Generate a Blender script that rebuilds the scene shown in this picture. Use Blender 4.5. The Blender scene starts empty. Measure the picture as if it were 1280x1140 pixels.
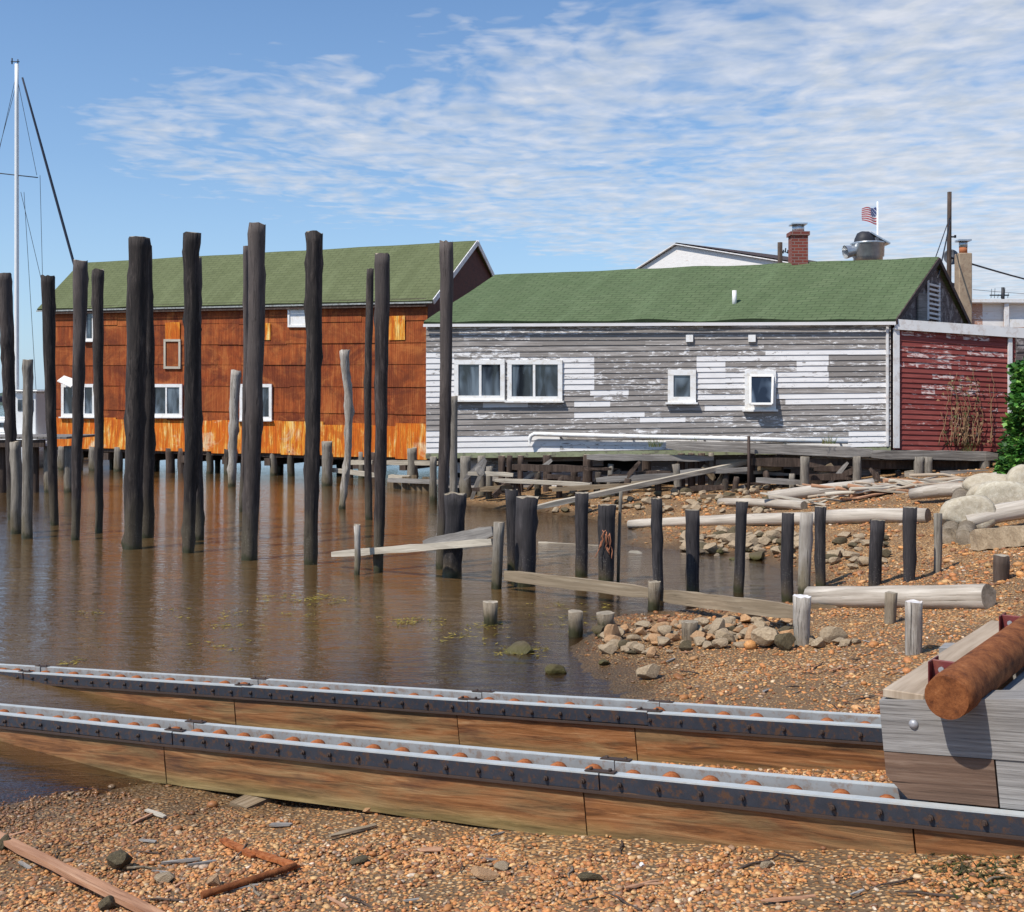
import bpy, math, random
import numpy as np
from mathutils import Vector, Matrix, noise
random.seed(7); rng = np.random.default_rng(7)
C = bpy.context.scene.collection
PI = math.pi
EYE = 2.55; F = 1400.0; HY = 500.0; CX = 640.0
def V(*a): return Vector(a)
def at(px, py, Y):            # photograph direction at distance Y -> a place in the world
    return V((px-CX)/F*Y, Y, EYE-(py-HY)/F*Y)
def proj(p): return (CX+F*p[0]/p[1], HY+F*(EYE-p[2])/p[1])
def wallpt(px, py, A, B, off=0.0):
    """point on the vertical wall through plan points A,B, moved out towards the shore by off"""
    d = V(B[0]-A[0], B[1]-A[1], 0).normalized(); n = V(d.y, -d.x, 0)
    A2 = V(A[0], A[1], 0)+n*off
    r = V((px-CX)/F, 1, 0)
    Y = n.dot(A2)/n.dot(r)
    return at(px, py, Y)

# ---------------------------------------------------------------- terrain
CT = np.array([
 (-6,7.3,-.18),(-3.26,7.0,0.0),(-2.3,7.25,.02),(-1.14,6.6,.11),(-1.5,8.3,-.02),(-.5,7.9,-.03),(.3,9.0,-.02),(.7,9.78,-.01),(1.03,9.65,.0),
 (0,7.4,.12),(0,5.94,.26),(-.6,6.5,.17),(.9,7.0,.3),(1.98,6.16,.5),(1.84,4.77,.6),(0,4.7,.40),(-2.4,5.3,.15),(-2.4,4.0,.25),(0,3.5,.5),(2.0,4.05,.72),(3.5,5,.85),(3.2,3,.95),(-5,5,0.02),
 (.76,11.9,0.0),(1.1,13,0.0),(1.3,11.6,.10),(2.3,12.3,.13),(3.2,12.9,.17),(3.9,13.9,.06),(3.7,15.3,-.03),(4.2,16.2,0.02),(4.1,17.9,0.02),(2.95,18.9,0.0),(2.0,19.8,0.0),(2.1,23,0.0),(.73,25.5,0.0),(-1.6,27.9,-.02),
 (2.04,9.2,.22),(3.33,9.27,.45),(3.95,10.8,.4),(5.35,12.3,.55),(5.37,14.1,.35),(4.75,14.4,.2),(5.85,13.6,.6),(5.0,17.5,.28),(6.5,17.9,.5),(8.2,17.5,.85),(8.6,18.9,1.1),(9.6,22.3,1.0),(6.6,25.7,.5),(2.9,25.2,.3),(3.4,21.5,.15),(4.5,20.1,.25),
 (0,31,.2),(4,30,.5),(9,28,.9),(9,31,1.0),(15,28,1.3),(20,20,1.6),(8,10,1.1),(8,5,1.3),(6,3,1.3),(20,8,1.8),
 (-4,6.6,-.06),(-6,9,-.5),(-3,10,-.4),(-1.5,10.5,-.25),(-2,14,-.8),(-.5,13,-.35),(-8,20,-1.6),(0,18,-.5),(-2,24,-.6),(-15,35,-2),(-8,40,-2),(-20,10,-1.8),(-12,4,-.9),(0,40,-.3),(1.9,15.4,-.22),(2.6,16.6,-.2),(1.2,20.5,-.25),(-3,31,-.8),(-6,34,-1.5)], float)
def tps_fit(P):
    n = len(P); d = np.sqrt(((P[:,None,:2]-P[None,:,:2])**2).sum(-1))
    K = np.where(d>0, d*d*np.log(d+1e-12), 0)+np.eye(n)*0.02
    A = np.zeros((n+3,n+3)); A[:n,:n] = K; A[:n,n] = 1; A[:n,n+1:] = P[:,:2]; A[n,:n] = 1; A[n+1:,:n] = P[:,:2].T
    return np.linalg.solve(A, np.concatenate([P[:,2], [0,0,0]]))
TW = tps_fit(CT)
def ground(x, y):
    x = np.clip(np.atleast_1d(np.asarray(x,float)), -18, 20); y = np.clip(np.atleast_1d(np.asarray(y,float)), 3, 42)
    out = np.zeros(x.shape); xf = x.ravel(); yf = y.ravel(); o = out.ravel()
    for i in range(0, len(xf), 20000):
        a = xf[i:i+20000,None]-CT[None,:,0]; b = yf[i:i+20000,None]-CT[None,:,1]
        d = np.sqrt(a*a+b*b)
        o[i:i+20000] = (np.where(d>0,d*d*np.log(d+1e-12),0)@TW[:-3])+TW[-3]+TW[-2]*xf[i:i+20000]+TW[-1]*yf[i:i+20000]
    o = np.clip(o, -2.5, 2.0)
    # small unevenness of the shingle
    o += .012*np.sin(xf*3.1+yf*1.3)*np.sin(yf*2.7-xf)+.006*np.sin(xf*9+2*yf)*np.sin(yf*7.3)
    return o.reshape(out.shape)
def gz(x, y): return float(ground(x, y)[0])
def hit(px, py, water=True):
    """where the line of sight meets the beach (or the water)"""
    Y = 3.6
    while Y < 60:
        p = at(px, py, Y); g = gz(p.x, p.y)
        if water: g = max(g, 0.0)
        if p.z <= g: return V(p.x, p.y, g)
        Y += .06 if Y < 12 else .12
    return at(px, py, 30)

# ---------------------------------------------------------------- objects
WO = {}
def thing(name, label, cat, loc=(0,0,0), group=None):
    o = bpy.data.objects.new(name, None); C.objects.link(o); o.location = loc; o.empty_display_size = .2
    WO[o.name] = Vector(loc); o['label'] = label; o['category'] = cat
    if group: o['group'] = group
    return o
def tag(o, label=None, cat=None, group=None, kind=None):
    if label: o['label'] = label
    if cat: o['category'] = cat
    if group: o['group'] = group
    if kind: o['kind'] = kind
    return o
class MB:
    def __init__(s): s.v = []; s.f = []; s.uv = []; s.c = []; s.m = []; s.sm = []
    def face(s, pts, uv=None, c=(1,1,1), m=0, smooth=False):
        i = len(s.v); s.v += [tuple(p) for p in pts]; s.fi(range(i, i+len(pts)), uv, c, m, smooth)
    def fi(s, idx, uv=None, c=(1,1,1), m=0, smooth=False):
        idx = list(idx); s.f.append(idx)
        if uv is None:
            P = [Vector(s.v[i]) for i in idx]
            n = V(0,0,0)
            for k in range(len(P)): n += P[k].cross(P[(k+1) % len(P)])
            n = n.normalized() if n.length > 1e-12 else V(0,0,1)
            u = V(-n.y, n.x, 0)
            u = u.normalized() if u.length > .05 else V(1,0,0)
            w = n.cross(u); uv = [(p.dot(u), p.dot(w)) for p in P]
        s.uv.append(uv); s.c.append(c); s.m.append(m); s.sm.append(smooth)
    def box(s, c, a, b, d, col=(1,1,1), m=0, mend=None):
        """centre and three half-axis vectors; texture runs along a"""
        a, b, d, c = Vector(a), Vector(b), Vector(d), Vector(c)
        if a.cross(b).dot(d) < 0: d = -d
        i = len(s.v)
        for z in (-1,1):
            for y in (-1,1):
                for x in (-1,1): s.v.append(tuple(c+a*x+b*y+d*z))
        la, lb, ld = a.length*2, b.length*2, d.length*2
        ou = random.random()*7; ov = random.random()*7
        def R(u, v): return [(ou,ov),(ou+u,ov),(ou+u,ov+v),(ou,ov+v)]
        s.fi([i,i+2,i+3,i+1], [(ou,ov),(ou,ov+lb),(ou+la,ov+lb),(ou+la,ov)], col, m)
        s.fi([i+4,i+5,i+7,i+6], R(la,lb), col, m)
        s.fi([i,i+1,i+5,i+4], [(p[0],p[1]+3.3) for p in R(la,ld)], col, m)
        s.fi([i+2,i+6,i+7,i+3], [(ou,ov+1.7),(ou,ov+1.7+ld),(ou+la,ov+1.7+ld),(ou+la,ov+1.7)], col, m)
        me = m if mend is None else mend
        s.fi([i,i+4,i+6,i+2], R(ld,lb), col, me); s.fi([i+1,i+3,i+7,i+5], R(lb,ld), col, me)
    def beam(s, p0, p1, w, h, up=(0,0,1), col=(1,1,1), m=0, mend=None):
        p0, p1 = Vector(p0), Vector(p1); a = (p1-p0)/2; d = a.normalized()
        x = Vector(up).cross(d); x = x.normalized() if x.length > .01 else V(1,0,0)
        u = d.cross(x)
        s.box((p0+p1)/2, a, x*w/2, u*h/2, col, m, mend)
    def wobbeam(s, p0, p1, w, h, up=(0,0,1), seg=8, amp=.01, col=(1,1,1), m=0, bend=0, seed=0):
        """a worn plank: many cross sections, each a little off"""
        p0, p1 = Vector(p0), Vector(p1); d = (p1-p0).normalized()
        x = Vector(up).cross(d); x = x.normalized() if x.length > .01 else V(1,0,0)
        u = d.cross(x); L = (p1-p0).length; i0 = len(s.v); R_ = random.Random(seed)
        base = [(-1,-1),(1,-1),(1,1),(-1,1)]
        for k in range(seg+1):
            t = k/seg; c = p0.lerp(p1, t)+u*(bend*math.sin(PI*t))
            sc = 1-.25*max(0, abs(t-.5)*2-.85)/.15 if amp > 0 else 1
            for (bx, by) in base:
                s.v.append(tuple(c+x*(bx*w/2*sc+R_.uniform(-amp,amp))+u*(by*h/2*sc+R_.uniform(-amp,amp))))
        o = R_.random()*9
        for k in range(seg):
            for q in range(4):
                a = i0+k*4+q; b = i0+k*4+(q+1) % 4
                wd = w if q % 2 == 0 else h
                s.fi([a, b, b+4, a+4], [(o+k*L/seg, q),(o+k*L/seg, q+wd),(o+(k+1)*L/seg, q+wd),(o+(k+1)*L/seg, q)], col, m)
        s.fi([i0+3,i0+2,i0+1,i0], None, col, m); e = i0+seg*4; s.fi([e,e+1,e+2,e+3], None, col, m)
    def tube(s, pts, rad, n=12, cap=True, col=(1,1,1), m=0, mcap=None, rough=0, seed=0, oval=1.0, lump=0):
        pts = [Vector(p) for p in pts]; i0 = len(s.v); N = len(pts)
        if not hasattr(rad, '__len__'): rad = [rad]*N
        t0 = (pts[-1]-pts[0]).normalized(); ref = V(1,0,0) if abs(t0.x) < .8 else V(0,0,1)
        L = 0; acc = [0]
        for k in range(1, N): L += (pts[k]-pts[k-1]).length; acc.append(L)
        for k in range(N):
            t = (pts[min(k+1,N-1)]-pts[max(k-1,0)]).normalized()
            x = (ref-t*ref.dot(t)).normalized(); y = t.cross(x)
            for q in range(n):
                a = 2*PI*q/n; r = rad[k]
                if rough or lump:
                    r *= 1+rough*noise.noise(V(math.cos(a)*1.2+seed*3.7, math.sin(a)*1.2, acc[k]*2.2))*2
                    r *= 1+lump*max(0, noise.noise(V(math.cos(a)*1.6+seed*1.7+50, math.sin(a)*1.6, acc[k]*4.5))-.25)*3
                s.v.append(tuple(pts[k]+(x*math.cos(a)+y*math.sin(a)*oval)*r))
        for k in range(N-1):
            for q in range(n):
                q2 = (q+1) % n; r = max(rad[k], .01)
                u0, u1 = 2*PI*r*q/n, 2*PI*r*(q+1)/n
                s.fi([i0+k*n+q, i0+k*n+q2, i0+(k+1)*n+q2, i0+(k+1)*n+q], [(acc[k],u0),(acc[k],u1),(acc[k+1],u1),(acc[k+1],u0)], col, m, True)
        if cap:
            mc = m if mcap is None else mcap
            s.fi([i0+q for q in reversed(range(n))], None, col, mc)
            s.fi([i0+(N-1)*n+q for q in range(n)], None, col, mc)
    def build(s, name, mats, parent=None, origin=None, bevel=0):
        if parent is not None: org = WO[parent.name]
        else: org = Vector(origin) if origin is not None else V(0,0,0)
        me = bpy.data.meshes.new(name)
        me.from_pydata([(p[0]-org.x, p[1]-org.y, p[2]-org.z) for p in s.v], [], s.f)
        if not isinstance(mats, (list, tuple)): mats = [mats]
        for m in mats: me.materials.append(m)
        uvl = me.uv_layers.new(name='UVMap'); fl = [c for u in s.uv for p in u for c in p]
        uvl.data.foreach_set('uv', fl)
        at_ = me.attributes.new('tint', 'FLOAT_COLOR', 'FACE'); at_.data.foreach_set('color', [x for c in s.c for x in (c[0],c[1],c[2],1)])
        me.polygons.foreach_set('material_index', s.m); me.polygons.foreach_set('use_smooth', s.sm)
        me.update()
        o = bpy.data.objects.new(name, me); C.objects.link(o)
        if parent is not None: o.parent = parent
        else: o.location = org
        WO[o.name] = org
        if bevel:
            b = o.modifiers.new('bevel', 'BEVEL'); b.width = bevel; b.segments = 1; b.limit_method = 'ANGLE'; b.angle_limit = math.radians(40)
        return o

# ---------------------------------------------------------------- materials
class NT:
    def __init__(s, name):
        s.mat = bpy.data.materials.new(name); s.mat.use_nodes = True; s.t = s.mat.node_tree; s.t.nodes.clear()
        s.out = s.t.nodes.new('ShaderNodeOutputMaterial'); s.p = s.t.nodes.new('ShaderNodeBsdfPrincipled')
        s.t.links.new(s.p.outputs[0], s.out.inputs[0])
    def link(s, a, b): s.t.links.new(a, b)
    def setin(s, sock, v):
        if v is None: return
        if hasattr(v, 'links') or isinstance(v, bpy.types.NodeSocket): s.t.links.new(v, sock)
        elif isinstance(v, (tuple, list)) and len(v) == 3 and sock.type == 'RGBA': sock.default_value = (*v, 1)
        else: sock.default_value = v
    def uv(s): return s.t.nodes.new('ShaderNodeTexCoord').outputs['UV']
    def obj(s): return s.t.nodes.new('ShaderNodeTexCoord').outputs['Object']
    def geo(s): return s.t.nodes.new('ShaderNodeNewGeometry').outputs['Position']
    def attr(s, n='tint'):
        a = s.t.nodes.new('ShaderNodeAttribute'); a.attribute_name = n; return a
    def rnd(s): return s.t.nodes.new('ShaderNodeObjectInfo').outputs['Random']
    def map(s, v, scale, loc=None):
        m = s.t.nodes.new('ShaderNodeMapping'); s.setin(m.inputs[0], v); m.inputs['Scale'].default_value = scale
        if loc is not None: s.setin(m.inputs['Location'], loc)
        return m.outputs[0]
    def noise(s, v, scale=5, detail=4, rough=.55, dist=0, col=False, w=None):
        n = s.t.nodes.new('ShaderNodeTexNoise')
        if w is not None: n.noise_dimensions = '4D'; s.setin(n.inputs['W'], w)
        s.setin(n.inputs['Vector'], v); n.inputs['Scale'].default_value = scale; n.inputs['Detail'].default_value = detail
        n.inputs['Roughness'].default_value = rough; n.inputs['Distortion'].default_value = dist
        return n.outputs[1 if col else 0]
    def vor(s, v, scale=5, feature='F1', out=0, rnd=1):
        n = s.t.nodes.new('ShaderNodeTexVoronoi'); n.feature = feature; s.setin(n.inputs['Vector'], v); n.inputs['Scale'].default_value = scale
        n.inputs['Randomness'].default_value = rnd
        return n.outputs[out]
    def ramp(s, f, stops, interp='LINEAR'):
        r = s.t.nodes.new('ShaderNodeValToRGB'); s.setin(r.inputs[0], f); e = r.color_ramp.elements; r.color_ramp.interpolation = interp
        while len(e) < len(stops): e.new(.5)
        for i, (p, c) in enumerate(stops):
            e[i].position = p; e[i].color = (c, c, c, 1) if not isinstance(c, tuple) else (*c, 1)
        return r.outputs[0]
    def mix(s, f, a, b, mode='MIX'):
        m = s.t.nodes.new('ShaderNodeMix'); m.data_type = 'RGBA'; m.blend_type = mode
        s.setin(m.inputs[0], f); s.setin(m.inputs[6], a); s.setin(m.inputs[7], b); return m.outputs[2]
    def math(s, op, a, b=None, c=None, clamp=False):
        m = s.t.nodes.new('ShaderNodeMath'); m.operation = op; m.use_clamp = clamp
        s.setin(m.inputs[0], a); s.setin(m.inputs[1], b); s.setin(m.inputs[2], c); return m.outputs[0]
    def sep(s, v):
        m = s.t.nodes.new('ShaderNodeSeparateXYZ'); s.setin(m.inputs[0], v); return m.outputs
    def comb(s, x, y, z):
        m = s.t.nodes.new('ShaderNodeCombineXYZ'); s.setin(m.inputs[0], x); s.setin(m.inputs[1], y); s.setin(m.inputs[2], z); return m.outputs[0]
    def bump(s, h, strength=.5, dist=.01):
        b = s.t.nodes.new('ShaderNodeBump'); s.setin(b.inputs['Height'], h); b.inputs['Strength'].default_value = strength; b.inputs['Distance'].default_value = dist
        s.t.links.new(b.outputs[0], s.p.inputs['Normal']); return b.outputs[0]
    def fin(s, col=None, rough=.8, metal=0, spec=.3):
        s.setin(s.p.inputs['Base Color'], col); s.setin(s.p.inputs['Roughness'], rough); s.setin(s.p.inputs['Metallic'], metal)
        s.p.inputs['Specular IOR Level'].default_value = spec
        return s.mat
def wood(name, c0, c1, c2, grain=(1.2,26,1), rough=.85, use='uv', bump=.6, bd=.006, silt=None, crack=True):
    """weathered wood: long grain, dark cracks, blotches; silt = (height, colour) for posts that stand in the tide"""
    n = NT(name); r = n.rnd()
    vec = n.uv() if use == 'uv' else n.obj()
    off = n.comb(n.math('MULTIPLY', r, 37.0), n.math('MULTIPLY', r, 11.0), n.math('MULTIPLY', r, 23.0))
    v = n.map(vec, grain, off)
    g = n.noise(v, 1.0, 6, .65, .4); blot = n.noise(n.map(vec, (.8,3,1) if use == 'uv' else (2,2,1), off), 1.6, 4, .6)
    if use == 'obj':
        fg = n.noise(n.map(vec, tuple(q*3.2 for q in grain), off), 1.0, 6, .75, .6); g = n.math('ADD', n.math('MULTIPLY', g, .55), n.math('MULTIPLY', fg, .45))
    col = n.ramp(g, [(.36, c0), (.5, c1), (.64, c2)] if use == 'obj' else [(.3, c0), (.5, c1), (.72, c2)])
    col = n.mix(n.ramp(blot, [(.35, .55), (.65, 0.0)]), col, c0)
    col = n.mix(n.math('MULTIPLY', r, .18 if use == 'obj' else .35), col, c2)
    h = n.math('ADD', g, n.math('MULTIPLY', n.vor(n.map(vec, tuple(q*.45 for q in grain), off), 1.0), .5)) if use == 'obj' else g
    if crack:
        v2 = n.map(vec, tuple(a*(2.2 if a > 5 else .8) for a in grain), off)
        ck = n.ramp(n.noise(v2, 1.6, 5, .6, .8), [(.30, 0.0), (.39, 1.0)])
        col = n.mix(ck, tuple(x*.6 for x in c0), col); h = n.math('MULTIPLY', h, ck)
    if silt:
        z = n.sep(n.geo())[2]
        k = n.math('ADD', z, n.math('MULTIPLY', n.math('SUBTRACT', n.noise(n.map(vec, (6,6,2)), 1.0, 4, .6), .5), silt[0]*1.6))
        f = n.ramp(n.math('DIVIDE', k, silt[0]), [(.35, 1.0), (1.0, 0.0)])
        sc = n.mix(n.noise(v, 1.5, 4), silt[1], silt[2])
        col = n.mix(n.math('MULTIPLY', f, .8), col, sc); alg = n.math('ADD', z, n.math('MULTIPLY', n.math('SUBTRACT', n.noise(n.map(vec,(20,20,5)), 1.0, 4, .7), .5), .22)); col = n.mix(n.ramp(alg, [(.06,.9),(.13,0.0)]), col, (.035,.034,.012))
        barn = n.vor(n.map(vec,(45,45,45)), 1.0); bz = n.ramp(z, [(.08,0.0),(.14,1.0),(.42,.9),(.5,0.0)]); col = n.mix(n.math('MULTIPLY', n.ramp(barn, [(.12,.65),(.22,0.0)]), bz), col, (.33,.31,.26))
        if name == 'worn_tarred_wood': col = n.mix(n.ramp(n.math('ADD', z, n.math('MULTIPLY', r, 1.5)), [(.0,0.0),(1.0,1.0)]) if False else n.ramp(n.math('DIVIDE', n.math('ADD', k, n.math('MULTIPLY', r, 1.6)), 10), [(.37,0.0),(.43,.32)]), col, (.14,.115,.105))
        wet = n.ramp(z, [(.03, .3), (.12, .85)]); n.bump(h, bump, bd)
        return n.fin(col, wet, 0, .4)
    n.bump(h, bump, bd)
    return n.fin(col, rough)
MT = {}
MT['tar'] = wood('tarred_pile_wood', (.007,.005,.005), (.024,.018,.016), (.12,.094,.08), (13,13,1.3), .6, 'obj', 1.0, .016, silt=(.9, (.045,.033,.018), (.11,.09,.06)))
MT['tarshort'] = wood('tarred_post_wood', (.009,.008,.010), (.030,.026,.027), (.09,.078,.078), (13,13,1.3), .6, 'obj', 1.0, .014, silt=(.28, (.05,.034,.018), (.12,.09,.055)))
MT['tar2'] = wood('worn_tarred_wood', (.010,.007,.007), (.040,.029,.026), (.16,.128,.112), (12,12,1.2), .72, 'obj', 1.0, .016, silt=(.8, (.05,.038,.02), (.13,.11,.075)))
MT['grey'] = wood('grey_post_wood', (.07,.058,.045), (.22,.19,.155), (.42,.38,.32), (18,18,1.2), .85, 'obj', .9, .012, silt=(.5, (.06,.045,.02), (.16,.125,.07)))
MT['pale'] = wood('pale_post_wood', (.15,.12,.095), (.38,.34,.29), (.62,.58,.52), (14,14,1.3), .85, 'obj', 1.0, .015, silt=(.45, (.09,.07,.03), (.2,.16,.09)))
MT['stump'] = wood('cut_stump_wood', (.10,.075,.05), (.21,.165,.115), (.36,.30,.22), (20,20,1.4), .8, 'obj', .9, .01, silt=(.2, (.05,.04,.015), (.12,.09,.04)))
MT['brown'] = wood('brown_pier_wood', (.028,.019,.014), (.075,.05,.038), (.16,.115,.09), (14,14,1.0), .85, 'obj', .9, .012)
MT['endgrain'] = wood('end_grain', (.12,.095,.065), (.34,.28,.2), (.55,.48,.38), (7,7,7), .85, 'obj', .5, .006)
MT['greyboard'] = wood('weathered_board', (.08,.07,.062), (.23,.21,.19), (.42,.39,.355), (1.3,34,1))
MT['driftboard'] = wood('bleached_board', (.2,.16,.115), (.46,.40,.31), (.68,.62,.52), (1.3,30,1))
MT['sunkboard'] = wood('algae_stained_board', (.10,.07,.04), (.23,.165,.10), (.42,.34,.24), (1.1,26,1))
MT['driftlog'] = wood('driftwood_log', (.2,.16,.12), (.45,.39,.32), (.66,.6,.52), (1.0,22,1))
MT['redplank'] = wood('rusty_tan_plank', (.26,.12,.065), (.42,.225,.13), (.55,.33,.2), (1.6,24,1))
MT['cradle'] = wood('cradle_grey_timber', (.10,.09,.082), (.255,.238,.222), (.42,.40,.38), (2.2,58,1), .8, 'uv', .7, .005)
MT['cradlebrown'] = wood('cradle_stained_timber', (.05,.026,.017), (.135,.075,.048), (.29,.20,.145), (2.0,46,1), .75, 'uv', .7, .005)
MT['decktop'] = wood('cradle_top_board', (.25,.185,.125), (.40,.31,.225), (.5,.41,.31), (1.3,24,1), .85, 'uv', .3, .004, crack=False)
# the long wet rail timbers: orange and red brown streaks above, green towards the foot
n = NT('rail_timber'); uv = n.uv(); g = n.noise(n.map(uv,(1.6,26,1)),1,8,.72,.9); b = n.noise(n.map(uv,(.9,5,1)),1.3,6,.65,.7)
col = n.ramp(g, [(.30,(.035,.017,.008)),(.43,(.14,.056,.020)),(.56,(.27,.115,.042)),(.72,(.40,.23,.11))])
col = n.mix(n.ramp(b,[(.48,0.0),(.62,.7)]), col, n.ramp(g,[(.3,(.09,.055,.022)),(.7,(.32,.21,.095))]))
col = n.mix(n.ramp(n.noise(n.map(uv,(.9,3,1)),1.7,4,.6),[(.56,0.0),(.7,.8)]), col, (.075,.035,.022))
fa = n.attr('foot').outputs['Fac']
fa = n.math('ADD', fa, n.math('MULTIPLY', n.math('SUBTRACT', b, .5), .5))
col = n.mix(n.ramp(fa,[(.05,.75),(.36,0.0)]), col, n.ramp(g,[(.3,(.12,.09,.03)),(.7,(.36,.29,.13))]))
n.bump(g, .6, .006); MT['rail'] = n.fin(col, n.ramp(b,[(.4,.45),(.6,.75)]), 0, .35)

def simple(name, col, rough=.6, metal=0, var=.25, scale=6, bump=.15, spec=.4, streak=None, dirt=None):
    n = NT(name); v = n.geo(); nz = n.noise(v if streak is None else n.map(v, streak), scale, 5, .6)
    c = n.mix(n.ramp(nz,[(.3,1.0),(.7,0.0)]), col, tuple(x*(1-var) for x in col))
    if dirt: c = n.mix(n.ramp(n.noise(v, scale*2.3, 6, .7),[(.5,0.0),(.62,1.0)]), c, dirt)
    n.bump(n.noise(v, scale*6, 4), bump, .004); return n.fin(c, rough, metal, spec)
MT['white'] = simple('white_paint', (.82,.81,.79), .5, scale=3, var=.1, dirt=(.68,.64,.58))
MT['whitepeel'] = simple('peeling_white_trim', (.80,.78,.76), .6, scale=2.2, dirt=(.62,.56,.52), var=.12)
MT['gutter'] = simple('grey_edge_strip', (.36,.38,.36), .6, dirt=(.16,.15,.13))
MT['darkwood'] = simple('dark_fascia', (.055,.032,.026), .8, dirt=(.10,.075,.065))
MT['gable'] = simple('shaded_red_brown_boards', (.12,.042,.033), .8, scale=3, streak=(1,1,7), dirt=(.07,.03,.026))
MT['gableboards'] = simple('worn_grey_boards', (.155,.12,.115), .8, scale=2, streak=(.6,.6,22), var=.75, dirt=(.3,.27,.26))
MT['mast'] = simple('white_mast', (.82,.82,.8), .35, var=.08)
MT['steelbar'] = simple('dark_steel_bar', (.045,.05,.065), .5, .3, scale=12, dirt=(.10,.055,.035))
MT['steeltop'] = simple('steel_top_painted_light', (.52,.545,.54), .42, .1, scale=8, dirt=(.47,.47,.45), var=.2)  # pale colour holds the sky sheen and sunlight on the bar tops
MT['steelin'] = simple('steel_inner_painted_light', (.34,.345,.345), .5, .1, scale=8, dirt=(.25,.20,.17), var=.25)  # sunlight on the inner face of the back bar, put into its colour
MT['maroon'] = simple('maroon_painted_steel', (.17,.03,.03), .5, dirt=(.2,.06,.04))
MT['bolt'] = simple('rusty_bolt', (.07,.045,.035), .7, .2)
MT['zincbolt'] = simple('zinc_bolt', (.4,.4,.42), .45, .3)
MT['galv'] = simple('galvanised_metal', (.62,.64,.66), .35, .7, scale=8)
MT['brick'] = None
MT['floorshade'] = simple('painted_floor_shade', (.012,.014,.018), .9)  # near-black colour painting the shade beneath the buildings
MT['cable'] = simple('dark_cable', (.03,.03,.035), .6)
MT['sailcover'] = simple('dark_blue_canvas', (.022,.03,.055), .8)
MT['weed'] = simple('brown_weed', (.11,.09,.02), .5, scale=20, dirt=(.25,.2,.04))
MT['vine'] = simple('dry_vine', (.32,.20,.11), .9)
n = NT('glass'); gcol = n.ramp(n.noise(n.map(n.geo(),(2.2,2.2,.7)), 1.3, 2, .5, .6), [(.42,(.012,.015,.02)),(.5,(.05,.065,.085)),(.62,(.13,.165,.2))]); MT['glass'] = n.fin(gcol, .05, 0, .8)  # paler blue patches are sky reflections painted into the pane colour
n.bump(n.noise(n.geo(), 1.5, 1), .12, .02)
n = NT('rust_pipe'); v = n.obj(); a = n.noise(v, 11, 9, .8, .1); b = n.noise(v, 55, 5, .7)
col = n.ramp(a, [(.3,(.035,.014,.009)),(.45,(.16,.052,.018)),(.6,(.28,.10,.034)),(.75,(.42,.21,.10))])
col = n.mix(n.ramp(b,[(.62,0.0),(.7,.7)]), col, (.06,.03,.02)); n.bump(n.math('ADD', a, n.math('MULTIPLY', b, .4)), .7, .008); MT['rustpipe'] = n.fin(col, .85, 0, .2)
n = NT('rust_roller'); v = n.obj(); a = n.noise(v, 30, 5, .7); MT['rustroll'] = n.fin(n.ramp(a,[(.3,(.10,.03,.012)),(.5,(.33,.10,.03)),(.75,(.46,.20,.08))]), .8, 0, .2); n.bump(a,.5,.004)
# rusted sheet walls: tint.r light/dark, tint.g hue, tint.b fresh orange
def rustwall(name, fresh=False):
    n = NT(name); uv = n.uv(); t = n.sep(n.attr().outputs['Color'])
    st = n.noise(n.map(uv,(7,.8,1)),1,6,.7,.3); bl = n.noise(n.map(uv,(1.1,1.1,1)),1,7,.68,.8)
    if fresh:
        col = n.ramp(st,[(.30,(.30,.05,.008)),(.43,(.60,.14,.014)),(.53,(.80,.34,.035)),(.62,(.85,.62,.20)),(.72,(.82,.78,.62))])
        col = n.mix(n.math('MULTIPLY', t[1], n.ramp(st,[(.4,1.0),(.62,.2)])), col, (.62,.13,.012))
        pb = n.noise(n.map(uv,(.8,.9,1)),1,6,.7,.8); col = n.mix(n.ramp(pb,[(.40,.8),(.5,0.0)]), col, n.mix(st, (.36,.05,.008), (.72,.20,.02))); col = n.mix(n.ramp(pb,[(.58,0.0),(.68,.7)]), col, n.mix(st, (.70,.42,.12), (.85,.82,.66)))
        col = n.mix(n.ramp(n.noise(n.map(uv,(30,1.5,1)),1,4,.6),[(.5,0.0),(.62,.6)]), col, (.25,.06,.012))
    else:
        col = n.ramp(st,[(.25,(.13,.024,.009)),(.5,(.33,.072,.018)),(.72,(.52,.19,.055))])
        col = n.mix(n.ramp(bl,[(.4,.85),(.58,0.0)]), col, (.12,.026,.012))
        col = n.mix(n.math('MULTIPLY', t[0], .30), col, (.46,.13,.032))
        col = n.mix(n.math('MULTIPLY', t[1], .38), col, (.13,.028,.012))
        bl2 = n.noise(n.map(uv,(.5,.7,1)),1,8,.72,1.2); col = n.mix(n.ramp(bl2,[(.54,0.0),(.66,.55)]), col, (.50,.17,.045)); col = n.mix(n.ramp(bl2,[(.34,.6),(.45,0.0)]), col, (.085,.022,.014))
        fine = n.ramp(n.noise(n.map(uv,(38,3,1)),1,4,.6),[(.58,0.0),(.72,.5)])
        col = n.mix(fine, col, (.42,.14,.035))
    w = n.math('SINE', n.math('MULTIPLY', n.sep(uv)[0], 2*PI/.068))
    n.bump(n.math('ADD', w, n.math('MULTIPLY', bl, 3.0)), .42, .010)
    return n.fin(col, .8, 0, .2)
MT['rust'] = rustwall('rusted_corrugated_sheet'); MT['fresh'] = rustwall('orange_streaked_sheet', True)
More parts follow.
